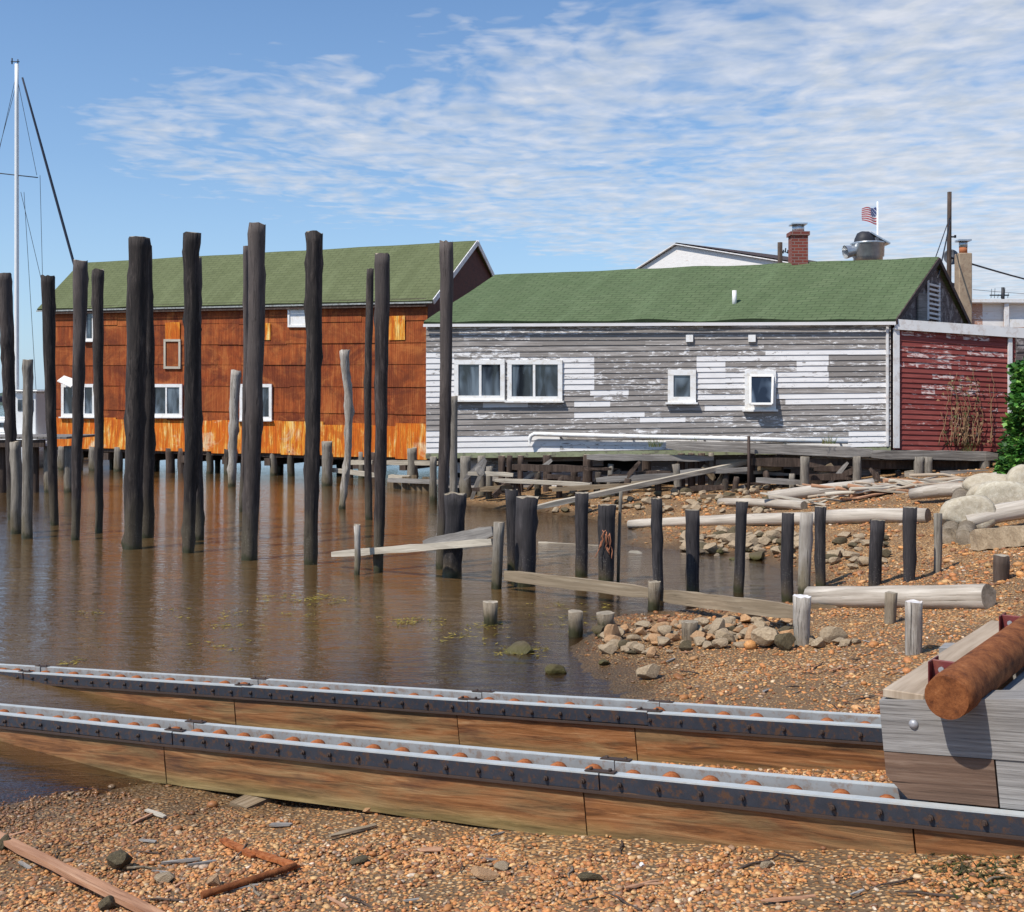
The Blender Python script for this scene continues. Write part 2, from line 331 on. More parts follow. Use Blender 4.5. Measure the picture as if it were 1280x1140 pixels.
# clapboards: tint.r = how much white paint is left, tint.g = tone of the bare board
def clap(name, paint, bare0, bare1, bare2, edge=.5):
    n = NT(name); uv = n.uv(); t = n.sep(n.attr().outputs['Color'])
    g = n.noise(n.map(uv,(1.3,30,1)),1,6,.65,.3); p = n.noise(n.map(uv,(4,15,1)),1,8,.78,.6)
    bare = n.ramp(g,[(.3,bare0),(.5,bare1),(.75,bare2)])
    bare = n.mix(n.math('MULTIPLY', t[1], .8), bare, n.mix(.5, bare0, bare1))
    k = n.math('ADD', n.math('MULTIPLY', t[0], 1.0), n.math('MULTIPLY', n.math('SUBTRACT', p, .5), 2.1))
    f = n.ramp(k,[(edge-.05,0.0),(edge+.06,1.0)])
    pc = n.mix(n.noise(n.map(uv,(2,10,1)),1.2,4), paint, tuple(x*.72 for x in paint))
    col = n.mix(f, bare, pc); n.bump(n.math('ADD', g, n.math('MULTIPLY', f, .5)), .4, .006)
    return n.fin(col, .8, 0, .2)
MT['clap'] = clap('peeling_white_clapboard', (.78,.76,.75), (.12,.105,.095), (.275,.25,.232), (.50,.465,.44))
MT['redclap'] = clap('faded_red_clapboard', (.72,.56,.52), (.14,.03,.027), (.27,.065,.056), (.40,.13,.105))
MT['farwhite'] = clap('far_peeling_wall', (.86,.83,.80), (.35,.17,.11), (.5,.3,.22), (.6,.45,.36), .4)
def shingle(name, c0, c1, c2):
    n = NT(name); uv = n.uv(); b = n.t.nodes.new('ShaderNodeTexBrick'); n.setin(b.inputs['Vector'], uv)
    b.inputs['Scale'].default_value = 1; b.inputs['Brick Width'].default_value = .32; b.inputs['Row Height'].default_value = .14
    b.inputs['Mortar Size'].default_value = .012; b.inputs['Mortar Smooth'].default_value = .3; b.inputs['Bias'].default_value = 0
    b.inputs['Color1'].default_value = (*c1,1); b.inputs['Color2'].default_value = (*c2,1); b.inputs['Mortar'].default_value = (*c0,1)
    nz = n.noise(n.map(uv,(.9,.35,1)),1.5,6,.65); f = n.noise(uv, 45, 3, .7)
    col = n.mix(n.ramp(nz,[(.35,.55),(.65,0.0)]), b.outputs[0], tuple(x*.7 for x in c1))
    st = n.noise(n.map(uv,(1.6,.22,1)),1,5,.7); col = n.mix(n.ramp(st,[(.5,0.0),(.72,.45)]), col, tuple(x*1.35+.02 for x in c1)); sp = n.noise(n.map(uv,(2.2,2.2,1)),1,6,.75); col = n.mix(n.ramp(sp,[(.58,0.0),(.66,.5)]), col, c0)
    col = n.mix(n.ramp(f,[(.4,.35),(.6,0.0)]), col, c0)
    n.bump(n.math('ADD', b.outputs[1], n.math('MULTIPLY', f, -.3)), -.55, .012) if False else n.bump(n.math('SUBTRACT', f, n.math('MULTIPLY', b.outputs[1], 1.5)), .5, .01)
    return n.fin(col, .95, 0, .1)
MT['roofg'] = shingle('green_shingles', (.058,.078,.042), (.112,.155,.075), (.138,.178,.092))
MT['roofo'] = shingle('olive_shingles', (.08,.09,.046), (.135,.155,.073), (.158,.178,.088))
n = NT('red_brick'); uv = n.uv(); b = n.t.nodes.new('ShaderNodeTexBrick'); n.setin(b.inputs['Vector'], uv)
b.inputs['Scale'].default_value = 1; b.inputs['Brick Width'].default_value = .22; b.inputs['Row Height'].default_value = .08; b.inputs['Mortar Size'].default_value = .01
b.inputs['Color1'].default_value = (.26,.06,.04,1); b.inputs['Color2'].default_value = (.17,.045,.035,1); b.inputs['Mortar'].default_value = (.24,.17,.15,1)
n.bump(n.noise(uv, 30), .4, .01); MT['brick'] = n.fin(b.outputs[0], .9)
MT['stucco'] = simple('tan_chimney_render', (.42,.31,.21), .9, scale=4, dirt=(.28,.19,.13))
MT['terra'] = simple('orange_brick_top', (.45,.15,.06), .85)
MT['disc'] = simple('grey_dish', (.16,.17,.19), .6)
def rock(name, c0, c1, c2, green=False):
    n = NT(name); v = n.obj(); r = n.rnd(); a = n.noise(v, 6, 6, .65, .3, w=n.math('MULTIPLY', r, 20.0)); f = n.noise(v, 40, 4, .7)
    col = n.ramp(a,[(.3,c0),(.5,c1),(.72,c2)]); col = n.mix(n.math('MULTIPLY', r, .45), col, c1 if green else (.36,.28,.19)); col = n.mix(n.ramp(f,[(.35,.5),(.55,0.0)]), col, c0)
    if green:
        z = n.sep(n.geo())[2]; col = n.mix(n.ramp(n.math('ADD', z, n.math('MULTIPLY', a, .06)),[(.05,.9),(.12,0.0)]), col, (.16,.14,.03))
    z = n.sep(n.geo())[2]; wet = n.ramp(z,[(.03,.45),(.10,0.0)]); col = n.mix(wet, col, tuple(x*.45 for x in c0))
    n.bump(n.math('ADD', a, n.math('MULTIPLY', f, .35)), .8, .02); return n.fin(col, n.ramp(z,[(.02,.35),(.1,.85)]), 0, .35)
MT['rock'] = rock('tan_stone', (.20,.14,.085), (.40,.30,.19), (.58,.46,.31))
MT['rockor'] = rock('orange_stone', (.30,.15,.07), (.5,.28,.13), (.62,.4,.22))
MT['rockdark'] = rock('dark_weedy_stone', (.045,.035,.02), (.11,.085,.045), (.19,.155,.09), True)
MT['rockpale'] = rock('pale_boulder', (.34,.29,.21), (.52,.46,.35), (.68,.63,.52))
n = NT('pebble'); t = n.attr().outputs['Color']; z = n.sep(n.geo())[2]; f = n.noise(n.geo(), 90, 4, .6)
col = n.mix(n.ramp(f,[(.35,.5),(.6,0.0)]), t, (.16,.08,.035)); wet = n.ramp(z,[(.015,.65),(.17,0.0)]); col = n.mix(wet, col, (.085,.042,.018))
MT['pebble'] = n.fin(col, n.ramp(z,[(.02,.25),(.10,.62)]), 0, .4)
n = NT('leaf'); t = n.attr().outputs['Color']; n.p.inputs['Subsurface Weight'].default_value = 0
tr = n.t.nodes.new('ShaderNodeBsdfTranslucent'); mx = n.t.nodes.new('ShaderNodeMixShader'); mx.inputs[0].default_value = .3
n.fin(t, .5, 0, .4); n.link(t, tr.inputs[0]); n.link(n.p.outputs[0], mx.inputs[1]); n.link(tr.outputs[0], mx.inputs[2]); n.link(mx.outputs[0], n.out.inputs[0]); MT['leaf'] = n.mat
# beach: wet brown mud between small shingle, drier upslope
n = NT('beach'); p = n.geo(); z = n.sep(p)[2]
vc = n.vor(p, 42, out=1); vd = n.vor(p, 42, out=0); big = n.noise(p, .9, 5, .6); fine = n.noise(p, 60, 4, .6)
rs = n.sep(vc)[0]
peb = n.ramp(rs,[(0,(.16,.07,.025)),(.35,(.38,.18,.06)),(.7,(.50,.28,.11)),(1,(.58,.42,.24))])
mud = n.mix(fine, (.10,.060,.030), (.20,.125,.065))
cover = n.ramp(n.math('ADD', n.math('MULTIPLY', vd, 1.0), n.math('MULTIPLY', n.math('SUBTRACT', .5, big), .9)),[(.42,1.0),(.55,0.0)])
col = n.mix(cover, mud, peb)
zz = n.math('ADD', z, n.math('MULTIPLY', n.math('SUBTRACT', big, .5), .07))
col = n.mix(n.ramp(zz,[(.0,.85),(.12,0.0)]), col, n.mix(fine, (.055,.032,.014), (.10,.062,.028)))
n.bump(n.math('SUBTRACT', n.math('MULTIPLY', cover, .6), n.math('MULTIPLY', vd, 1.0)), .8, .012)
MT['beach'] = n.fin(col, n.ramp(zz,[(.0,.3),(.08,.85)]), 0, .35)
# water: murky brown body, mirror on top, small wind ripples
n = NT('harbour_water'); p = n.geo(); dep = n.attr('depth').outputs['Fac']
big = n.noise(n.map(p,(.22,.5,1)),1,3,.5); r1 = n.noise(n.map(p,(1.3,4.6,1)),1,5,.6,.6); r2 = n.noise(n.map(p,(7,19,1)),1,3,.6,.3)
calm = n.ramp(n.noise(n.map(p,(.35,.9,1)),1,3,.5),[(.35,.35),(.65,1.0)])
h = n.math('ADD', n.math('MULTIPLY', r1, .55), n.math('MULTIPLY', n.math('MULTIPLY', r2, calm), .24))
bp = n.t.nodes.new('ShaderNodeBump'); n.setin(bp.inputs['Height'], h); bp.inputs['Strength'].default_value = .50; bp.inputs['Distance'].default_value = .07
dif = n.t.nodes.new('ShaderNodeBsdfDiffuse'); n.setin(dif.inputs[0], n.mix(big, (.088,.047,.016), (.138,.083,.033)))
tr = n.t.nodes.new('ShaderNodeBsdfTransparent'); tr.inputs[0].default_value = (.62,.50,.36,1)
gl = n.t.nodes.new('ShaderNodeBsdfGlossy'); gl.inputs['Roughness'].default_value = .03; gl.inputs['Color'].default_value = (.98,.98,.98,1); n.link(bp.outputs[0], gl.inputs['Normal'])
fr = n.t.nodes.new('ShaderNodeFresnel'); fr.inputs[0].default_value = 1.36; n.link(bp.outputs[0], fr.inputs['Normal'])
m1 = n.t.nodes.new('ShaderNodeMixShader'); n.setin(m1.inputs[0], n.ramp(dep,[(.0,.05),(.10,.35),(.4,1.0)])); n.link(tr.outputs[0], m1.inputs[1]); n.link(dif.outputs[0], m1.inputs[2])
m2 = n.t.nodes.new('ShaderNodeMixShader'); n.link(n.math('MULTIPLY_ADD', fr.outputs[0], 1.15, .015, clamp=True), m2.inputs[0]); n.link(m1.outputs[0], m2.inputs[1]); n.link(gl.outputs[0], m2.inputs[2])
n.link(m2.outputs[0], n.out.inputs[0]); n.t.nodes.remove(n.p); MT['water'] = n.mat
# ================================================================ THE SETTING
def axis(parts):
    o = []
    for a, b, n in parts: o += list(np.linspace(a, b, n, endpoint=False))
    return np.array(o+[parts[-1][1]])
def grid_mesh(name, X, Y, Z, mat, attr=None):
    nx, ny = len(X), len(Y); XX, YY = np.meshgrid(X, Y)
    co = np.stack([XX, YY, Z], -1).reshape(-1, 3)
    i = np.arange((ny-1)*(nx-1)); r = i//(nx-1); c = i % (nx-1); a = r*nx+c
    quads = np.stack([a, a+1, a+1+nx, a+nx], -1)
    me = bpy.data.meshes.new(name); me.vertices.add(len(co)); me.vertices.foreach_set('co', co.ravel())
    me.loops.add(quads.size); me.loops.foreach_set('vertex_index', quads.ravel().astype(np.int32))
    me.polygons.add(len(quads)); me.polygons.foreach_set('loop_start', np.arange(0, quads.size, 4, dtype=np.int32))
    me.polygons.foreach_set('use_smooth', np.ones(len(quads), bool)); me.update(calc_edges=True); me.validate()
    if attr:
        at_ = me.attributes.new(attr[0], 'FLOAT', 'POINT'); at_.data.foreach_set('value', attr[1].ravel().astype(np.float32))
    me.materials.append(mat); o = bpy.data.objects.new(name, me); C.objects.link(o); o['kind'] = 'structure'; return o
gx = axis([(-900,-60,10),(-60,-18,14),(-18,-7,30),(-7,9,170),(9,22,40),(22,60,12),(60,900,10)])
gy = axis([(-30,3,10),(3,16,150),(16,32,90),(32,60,20),(60,1500,16)])
XX, YY = np.meshgrid(gx, gy); GZ = ground(XX, YY)
fine_ = (XX > -7) & (XX < 9) & (YY > 3) & (YY < 30)
GZ = GZ+np.where(fine_, rng.normal(0, .004, GZ.shape), 0)
GZ = np.where(YY > 45, np.clip((XX-8-(YY-45)*.05)*.12, -2.5, 1.8), GZ)
grid_mesh('beach_ground', gx, gy, GZ, MT['beach'])
wx = axis([(-900,-60,10),(-60,-18,14),(-18,-7,30),(-7,9,170),(9,22,6),(22,900,6)])
WX, WY = np.meshgrid(wx, gy); WG = ground(WX, WY)
grid_mesh('harbour_water', wx, gy, np.zeros(WX.shape), MT['water'], ('depth', np.clip(-WG, 0, 3)))
# a low far shore beyond the harbour
mb = MB(); R_ = random.Random(4); xs = [(-520+i*16) for i in range(60)]
hz_ = [4+3*R_.random()+2*math.sin(i*.5) for i in range(60)]
for i in range(59):
    mb.face([(xs[i],620,-1),(xs[i+1],620,-1),(xs[i+1],640,hz_[i+1]),(xs[i],640,hz_[i])], m=0)
    mb.face([(xs[i],640,hz_[i]),(xs[i+1],640,hz_[i+1]),(xs[i+1],700,-1),(xs[i],700,-1)], m=0)
tag(mb.build('far_shore', simple('far_shore_green', (.06,.09,.07), .95, scale=.05)), kind='structure')

# ---- pebbles: every one a little smooth stone, one mesh of them all
def pebble_field():
    base = []; 
    # a cube sphere with 26 points
    idx = {}
    vs = []
    for x in (-1,0,1):
        for y in (-1,0,1):
            for z in (-1,0,1):
                if (x,y,z) != (0,0,0): idx[(x,y,z)] = len(vs); v = np.array([x,y,z],float); vs.append(v/np.linalg.norm(v))
    fs = []
    for ax in range(3):
        for sg in (-1,1):
            for a in (-1,0):
                for b in (-1,0):
                    q = []
                    for (da,db) in ((0,0),(1,0),(1,1),(0,1)):
                        p = [0,0,0]; p[ax] = sg; p[(ax+1)%3] = a+da; p[(ax+2)%3] = b+db; q.append(idx[tuple(p)])
                    fs.append(q if sg > 0 else q[::-1])
    vs = np.array(vs); fs = np.array(fs)
    def cand(n, y0, y1, mean, zmin, dens=None):
        Y = np.sqrt(rng.uniform(y0*y0, y1*y1, n)); X = rng.uniform(-.52, .52, n)*Y
        Z = ground(X, Y); k = Z > zmin+rng.uniform(-.03, .03, n)
        # patchiness
        q = np.sin(X*2.3+1.7*np.sin(Y*1.9))*np.sin(Y*2.9+X)+.5*np.sin(X*6.1)*np.sin(Y*5.3); k &= q+.35*np.sin(X*13+Y*3)*np.sin(Y*11-X*4) > rng.uniform(-1.5, .35, n)
        # bare wet mud just below the near rail
        dl = (X*.633+Y-5.94)/1.183; k &= ~((dl > -.30-.12*np.sin(X*5)-.08*np.sin(X*11)+.10*np.clip(X,0,2)) & (dl < .30) & (rng.random(n) < .93))
        X, Y, Z = X[k], Y[k], Z[k]; r = mean*np.exp(rng.normal(0, .33, len(X))); return X, Y, Z, np.clip(r, mean*.35, mean*3.2)
    A = cand(80000, 4.0, 7.6, .0080, -.0); B = cand(260, 4.0, 8.0, .018, .02); D = cand(38000, 7.0, 15.5, .0115, .03); E = cand(11000, 12, 26, .024, .03); E2 = cand(450, 7, 20, .036, .03)
    X, Y, Z, R = [np.concatenate(t) for t in zip(A, B, D, E, E2)]
    n = len(X); print('pebbles', n)
    S = np.stack([R*rng.uniform(.9,1.5,n), R*rng.uniform(.7,1.05,n), R*rng.uniform(.38,.75,n)], -1)
    P = vs[None]*S[:,None,:]*(1+rng.normal(0,.07,(n,26,1)))
    a = rng.uniform(0, 2*PI, n); ca, sa = np.cos(a)[:,None], np.sin(a)[:,None]
    tx = rng.normal(0,.22,n)[:,None]; x, y, z = P[...,0], P[...,1], P[...,2]
    z2 = z*np.cos(tx)+x*np.sin(tx); x = x*np.cos(tx)-z*np.sin(tx)
    P = np.stack([x*ca-y*sa+X[:,None], x*sa+y*ca+Y[:,None], z2+(Z+S[:,2]*rng.uniform(.1,.7,n))[:,None]], -1).reshape(-1,3)
    Q = (fs[None]+(np.arange(n)*26)[:,None,None]).reshape(-1,4)
    me = bpy.data.meshes.new('pebbles'); me.vertices.add(len(P)); me.vertices.foreach_set('co', P.ravel())
    me.loops.add(Q.size); me.loops.foreach_set('vertex_index', Q.ravel().astype(np.int32)); me.polygons.add(len(Q))
    me.polygons.foreach_set('loop_start', np.arange(0, Q.size, 4, dtype=np.int32)); me.polygons.foreach_set('use_smooth', np.ones(len(Q), bool)); me.update(calc_edges=True)
    pal = np.array([(.60,.28,.095),(.67,.36,.135),(.52,.23,.08),(.70,.47,.22),(.36,.18,.09),(.70,.56,.38),(.30,.20,.13),(.24,.11,.055),(.58,.26,.10),(.62,.37,.17),(.42,.34,.26),(.78,.70,.58)])
    w = np.array([5,5,4.5,3.6,3.4,1.4,3,3.4,4,3.6,2,.4]); ci = rng.choice(len(pal), n, p=w/w.sum())
    col = pal[ci]*rng.uniform(.62,1.12,(n,1))*np.array([1.04,.93,.84]); col = np.repeat(np.clip(col,0,.85), 24, 0); col = np.concatenate([col, np.ones((len(col),1))], 1)
    at_ = me.attributes.new('tint', 'FLOAT_COLOR', 'FACE'); at_.data.foreach_set('color', col.ravel().astype(np.float32))
    me.materials.append(MT['pebble']); o = bpy.data.objects.new('pebbles', me); C.objects.link(o)
    tag(o, 'orange and tan beach pebbles covering the shore around the slipway', 'pebbles', kind='stuff')
pebble_field()

# ================================================================ RED RUSTED BUILDING
RA, RB = (-16.9,41.2), (-2.68,35.7)
def lerp(a, b, t): return Vector(a)+(Vector(b)-Vector(a))*t
red = thing('rusty_building', 'two storey waterside building clad in rust red corrugated sheets under an olive shingle roof', 'building', (RB[0],RB[1],.8))
RD = V(RB[0]-RA[0], RB[1]-RA[1], 0).normalized(); RN = V(RD.y,-RD.x,0)
eL, eR = V(RA[0],RA[1],5.99), V(RB[0],RB[1],5.81); bL, bR = V(RA[0],RA[1],1.0), V(RB[0],RB[1],.84)
RL = (eR-eL).length
def rw(px, py, off=.0): return wallpt(px, py, RA, RB, off)
def rs(px):  # distance along the wall
    p = rw(px, 450); return (V(p.x,p.y,0)-V(RA[0],RA[1],0)).dot(RD)
mb = MB(); rr = random.Random(11)
def panelrow(mb, z0, z1, off0, m, wr, fresh=False, lip=.02):
    s = 0
    while s < RL-.01:
        w = min(rr.uniform(*wr), RL-s)
        if RL-s-w < .35: w = RL-s
        o = off0+rr.uniform(0,.018); t0, t1 = s/RL, (s+w)/RL
        za0 = lerp(bL,bR,t0).z; zt0 = lerp(eL,eR,t0).z; za1 = lerp(bL,bR,t1).z; zt1 = lerp(eL,eR,t1).z
        jb = rr.uniform(-.03,.03)
        def pt(t, f, za, zt, oo): 
            q = lerp(eL,eR,t); return V(q.x,q.y,za+(zt-za)*f+(jb if f == z0 and not fresh else 0))+RN*oo
        p = [pt(t0,z0,za0,zt0,o+lip), pt(t1,z0,za1,zt1,o+lip), pt(t1,z1,za1,zt1,o), pt(t0,z1,za0,zt0,o)]
        if fresh: jt = rr.uniform(-.07,.05); p[2].z += jt; p[3].z += jt+rr.uniform(-.02,.02); jt = rr.uniform(-.04,.05); p[0].z += jt; p[1].z += jt
        uv = [(s,z0*5),(s+w,z0*5),(s+w,z1*5),(s,z1*5)]
        ou = rr.uniform(0,20)*0; uv = [(a, b+ou+rr.random()*0) for a, b in uv]
        c = (rr.random()**2 if not fresh else 0, rr.random()**2 if not fresh else rr.choice([0,.1,.3,.6,.9,1,1]), 0)
        mb.face(p, uv, c, m)
        q = [p[0]-RN*(o+lip-.001), p[1]-RN*(o+lip-.001), p[1], p[0]]; mb.face(q, None, c, m)
        for a, b in ((0,3),(1,2)):   # panel edges
            mb.face([p[a],p[b],p[b]-RN*o*.99,p[a]-RN*o*.99], None, c, m)
        s += w
fr_ = [.10,.25,.42,.57,.71,.85,.955]
for i in range(len(fr_)-1): panelrow(mb, fr_[i], fr_[i+1]+.004, .02+.0*i, 0, (.7,2.4))
mb.build('cladding', MT['rust'], red)
mb = MB(); panelrow(mb, -.035, .185, .065, 0, (.5,1.1), True, .03); mb.build('skirt_sheets', MT['fresh'], red)
mb = MB()   # body of the building: end walls, back, floor
w = V(3.1,7.9,0); bk = V(RD.y*-1,RD.x,0)
RgR, RgL = V(-1.34,39.15,8.06)-V(0,0,0), V(-16.5,43.5,7.87)
p0, p1 = V(RB[0],RB[1],.84), V(RB[0],RB[1],5.81); back = (RgR-V(RB[0],RB[1],0))*2; back.z = 0
mb.face([p0, p0+back, p1+back, V(RgR.x,RgR.y,RgR.z-.1), p1], None, (1,1,1), 0)
backL = (RgL-V(RA[0],RA[1],0))*2; backL.z = 0; q0, q1 = V(RA[0],RA[1],1.0), V(RA[0],RA[1],5.99)
mb.face([q0, q1, V(RgL.x,RgL.y,RgL.z-.1), q1+backL, q0+backL], None, (1,1,1), 0)
mb.face([q0+backL, q1+backL, p1+back, p0+back], None, (1,1,1), 0)
mb.face([q0, p0, p1, q1], None, (1,1,1), 0); mb.face([q0, q0+backL, p0+back, p0], None, (1,1,1), 0)
mb.build('end_wall', MT['gable'], red)
mb = MB()   # fascia under the eave
mb.beam(lerp(eL,eR,0)+RN*.09-V(0,0,.16), lerp(eL,eR,1)+RN*.09-V(0,0,.16), .14, .26); mb.build('fascia', MT['darkwood'], red)
def roof(name, parent, E0, E1, R0, R1, mat, out, rake0=0, rake1=0, th=.09, edge=MT['whitepeel'], sag=.03, seed=1, only=None):
    """a shingled slab between the eave E0-E1 and the ridge R0-R1"""
    mb = MB(); nx, ny = 36, 8; rr_ = random.Random(seed); i0 = 0
    Lx = (E1-E0).length; Ly = (R0-E0).length
    for j in range(ny+1):
        for i in range(nx+1):
            u = i/nx; v = j/ny; p = lerp(E0,E1,u).lerp(lerp(R0,R1,u), v)
            p.z += sag*noise.noise(V(u*9+seed, v*2.5, seed))*1.2*(0.4 if i in (0,nx) else 1)
            mb.v.append(tuple(p))
    for j in range(ny):
        for i in range(nx):
            a = j*(nx+1)+i; uv = [(i/nx*Lx, j/ny*Ly), ((i+1)/nx*Lx, j/ny*Ly), ((i+1)/nx*Lx, (j+1)/ny*Ly), (i/nx*Lx, (j+1)/ny*Ly)]
            mb.fi([a,a+1,a+nx+2,a+nx+1], uv, (1,1,1), 0, False)
    o = mb.build(name, mat, parent)
    m = o.modifiers.new('thick', 'SOLIDIFY'); m.thickness = th; m.offset = -1
    return o
ov = RN*.25-V(0,0,.15)
E0 = eL-RD*.5+ov+V(0,0,.05); E1 = eR+RD*.28+ov+V(0,0,.05); R0 = RgL-RD*.35+V(0,0,.02); R1 = RgR+RD*.12+V(0,0,.05)
rf = roof('roof', red, E0, E1, R0, R1, MT['roofo'], RN, seed=3)
tag(rf, 'olive green shingle roof with a torn eave')
E0b = E0+ (R0-E0)*2; E1b = E1+(R1-E1)*2; E0b.z = E0.z; E1b.z = E1.z
roof('roof', red, E1b, E0b, R1, R0, MT['roofo'], RN, seed=5)
mb = MB(); 
for (a, b) in ((E1,R1),(R1,E1b)):
    mb.beam(a+RD*.035-V(0,0,.06), b+RD*.035-V(0,0,.06), .03, .17)
mb.build('rake_board', MT['whitepeel'], red)
mb = MB(); mb.beam(E0+RN*.02-V(0,0,.075), E1+RN*.02-V(0,0,.075), .03, .05); mb.build('eave_strip', MT['gutter'], red)
for (x0,y0,x1,y1) in ((536,372,552,369),(560,371,575,374)):
    pass
def window(parent, fn, x0, y0, x1, y1, off, splits=(), th=4.0, label=None, mat='white', sill=True, name='window', glass='glass'):
    """frame with trim and panes; corners given where they stand on the wall"""
    f = MB(); a, b, c, d = fn(x0,y1,off), fn(x1,y1,off), fn(x1,y0,off), fn(x0,y0,off)
    wv = (b-a); W = wv.length; uu = wv.normalized(); up = (d-a); H = up.length; up = up.normalized(); nn = uu.cross(up)*-1
    if nn.y > 0: nn = -nn
    t = th/1400*a.y
    for (p, q) in ((a+up*t/2, b+up*t/2), (d-up*t/2, c-up*t/2)): f.beam(p, q, .06, t, up)
    for (p, q) in ((a+uu*t/2+up*t, d+uu*t/2-up*t), (b-uu*t/2+up*t, c-uu*t/2-up*t)): f.beam(p, q, .055, t, uu)
    for s in splits:
        tt = t*.55; p = a+uu*W*s; f.beam(p+up*t, p+up*(H-t), .045, tt, uu)
    if sill: f.beam(a-uu*.05-up*.02+nn*.04, b+uu*.05-up*.02+nn*.04, .12, .045, up)
    o = f.build(name, MT[mat], parent); tag(o, label)
    ss = [0]+list(splits)+[1]
    for k in range(len(ss)-1):
        g = MB(); p = a+uu*W*ss[k]-nn*.012; q = a+uu*W*ss[k+1]-nn*.012
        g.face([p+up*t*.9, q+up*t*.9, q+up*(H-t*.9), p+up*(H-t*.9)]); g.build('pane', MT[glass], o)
    return o
window(red, rw, 77, 480, 119, 521, .09, (.35,.68), label='white framed window near the left end')
window(red, rw, 190, 480, 228, 521, .09, (.48,), label='white two pane window between the tall piles')
window(red, rw, 300, 480, 340, 525, .09, (.5,), label='white framed window half hidden behind a pile')
window(red, rw, 106, 388, 118, 426, .08, (), th=3, label='narrow upper window with white frame')
window(red, rw, 205, 424, 226, 461, .07, (), th=3, mat='driftboard', label='boarded upper opening with a flaking frame', sill=False, glass='rust')
window(red, rw, 360, 382, 385, 409, .08, (), th=2.5, label='small white filled opening under the eave', glass='white', sill=False)
for (x0,y0,x1,y1) in ((207,403,225,427),(326,404,338,425),(486,395,506,425),(318,402,326,410)):
    g = MB(); g.box((rw(x0,y0,.07)+rw(x1,y1,.07))/2, RD*((rw(x1,y1)-rw(x0,y1)).length/2), RN*.008, V(0,0,1)*((rw(x0,y0).z-rw(x0,y1).z)/2), (0,.1,0))
    g.build('metal_patch', MT['fresh'], red)
# a bent piece of the awning at the left window, pale and orange
g = MB(); a = rw(80,470,.1); b = rw(97,476,.1); g.face([a, b, b+RN*.35-V(0,0,.25), a+RN*.35-V(0,0,.2)]); g.face([a+V(0,0,.02), a+RN*.35-V(0,0,.18), b+RN*.35-V(0,0,.23), b+V(0,0,.02)]); g.build('torn_awning', MT['white'], red)

# ================================================================ GREY CLAPBOARD BUILDING
WA, WB = (-2.22,29.0), (8.79,26.0)
gre = thing('clapboard_building', 'long single storey building of grey clapboards with peeling white paint and a bright green roof', 'building', (WB[0],WB[1],1.4))
WD = V(WB[0]-WA[0], WB[1]-WA[1], 0).normalized(); WN = V(WD.y,-WD.x,0)
gbL, gbR = V(WA[0],WA[1],1.17), V(WB[0],WB[1],1.47); geL, geR = V(WA[0],WA[1],4.52), V(WB[0],WB[1],4.37)
def ww(px, py, off=0.0): return wallpt(px, py, WA, WB, off)
def clapwall(name, mat, parent, B0, B1, T0, T1, N, rows, rects, base=(0.15,.3), toner=None, maxw=3.2, seed=1, drop=None, proud=.026):
    mb = MB(); rr_ = random.Random(seed); L = (B1-B0).length; d = (B1-B0).copy(); d.z = 0; d.normalize()
    for r in range(rows):
        f0, f1 = r/rows, (r+1)/rows
        br = [0.0, L]; s = rr_.uniform(.3,2)
        while s < L: br.append(s); s += rr_.uniform(.6,maxw)
        pts = []
        for (x0,y0,x1,y1,val) in rects:
            for xx in (x0,x1):
                q = wallpt(xx, 480, (B0.x,B0.y), (B1.x,B1.y)); sv = (V(q.x,q.y,0)-V(B0.x,B0.y,0)).dot(d)
                tt = sv/L; c = lerp(lerp(B0,B1,tt), lerp(T0,T1,tt), (f0+f1)/2); cy = proj(c)[1]
                if y0 <= cy <= y1 and 0 < sv < L: br.append(sv)
        br = sorted(br); k = 0
        br = [b for i, b in enumerate(br) if i == 0 or b-br[i-1] > .04 or b == L]
        for i in range(len(br)-1):
            s0, s1 = br[i], br[i+1]; t0, t1 = s0/L, s1/L
            b0, b1, e0, e1 = lerp(B0,B1,t0), lerp(B0,B1,t1), lerp(T0,T1,t0), lerp(T0,T1,t1)
            mid = lerp(b0,e0,(f0+f1)/2).lerp(lerp(b1,e1,(f0+f1)/2), .5); px, py = proj(mid)
            paint = rr_.uniform(*base); tone = rr_.random()
            if toner: tone = toner(px, py, rr_)
            for (x0,y0,x1,y1,val) in rects:
                if x0 <= px <= x1 and y0 <= py <= y1: paint = val*.88+rr_.uniform(-.10,.08)
            if drop and drop(px, py, rr_): continue
            j = rr_.uniform(-.006,.006)
            p = [lerp(b0,e0,f0)+N*proud+V(0,0,j), lerp(b1,e1,f0)+N*proud+V(0,0,j), lerp(b1,e1,f1)+N*.003, lerp(b0,e0,f1)+N*.003]
            o = rr_.uniform(0,9); h = (p[3]-p[0]).length; uv = [(s0+o,r*1.0),(s1+o,r*1.0),(s1+o,r*1.0+h),(s0+o,r*1.0+h)]
            mb.face(p, uv, (paint,tone,0)); mb.face([p[0]-N*proud, p[1]-N*proud, p[1], p[0]], None, (paint,1,0))
            for e in (0,1): mb.face([p[e], p[3-e], p[3-e]-N*.002, p[e]-N*proud], None, (0,1,0))
    return mb.build(name, mat, parent)
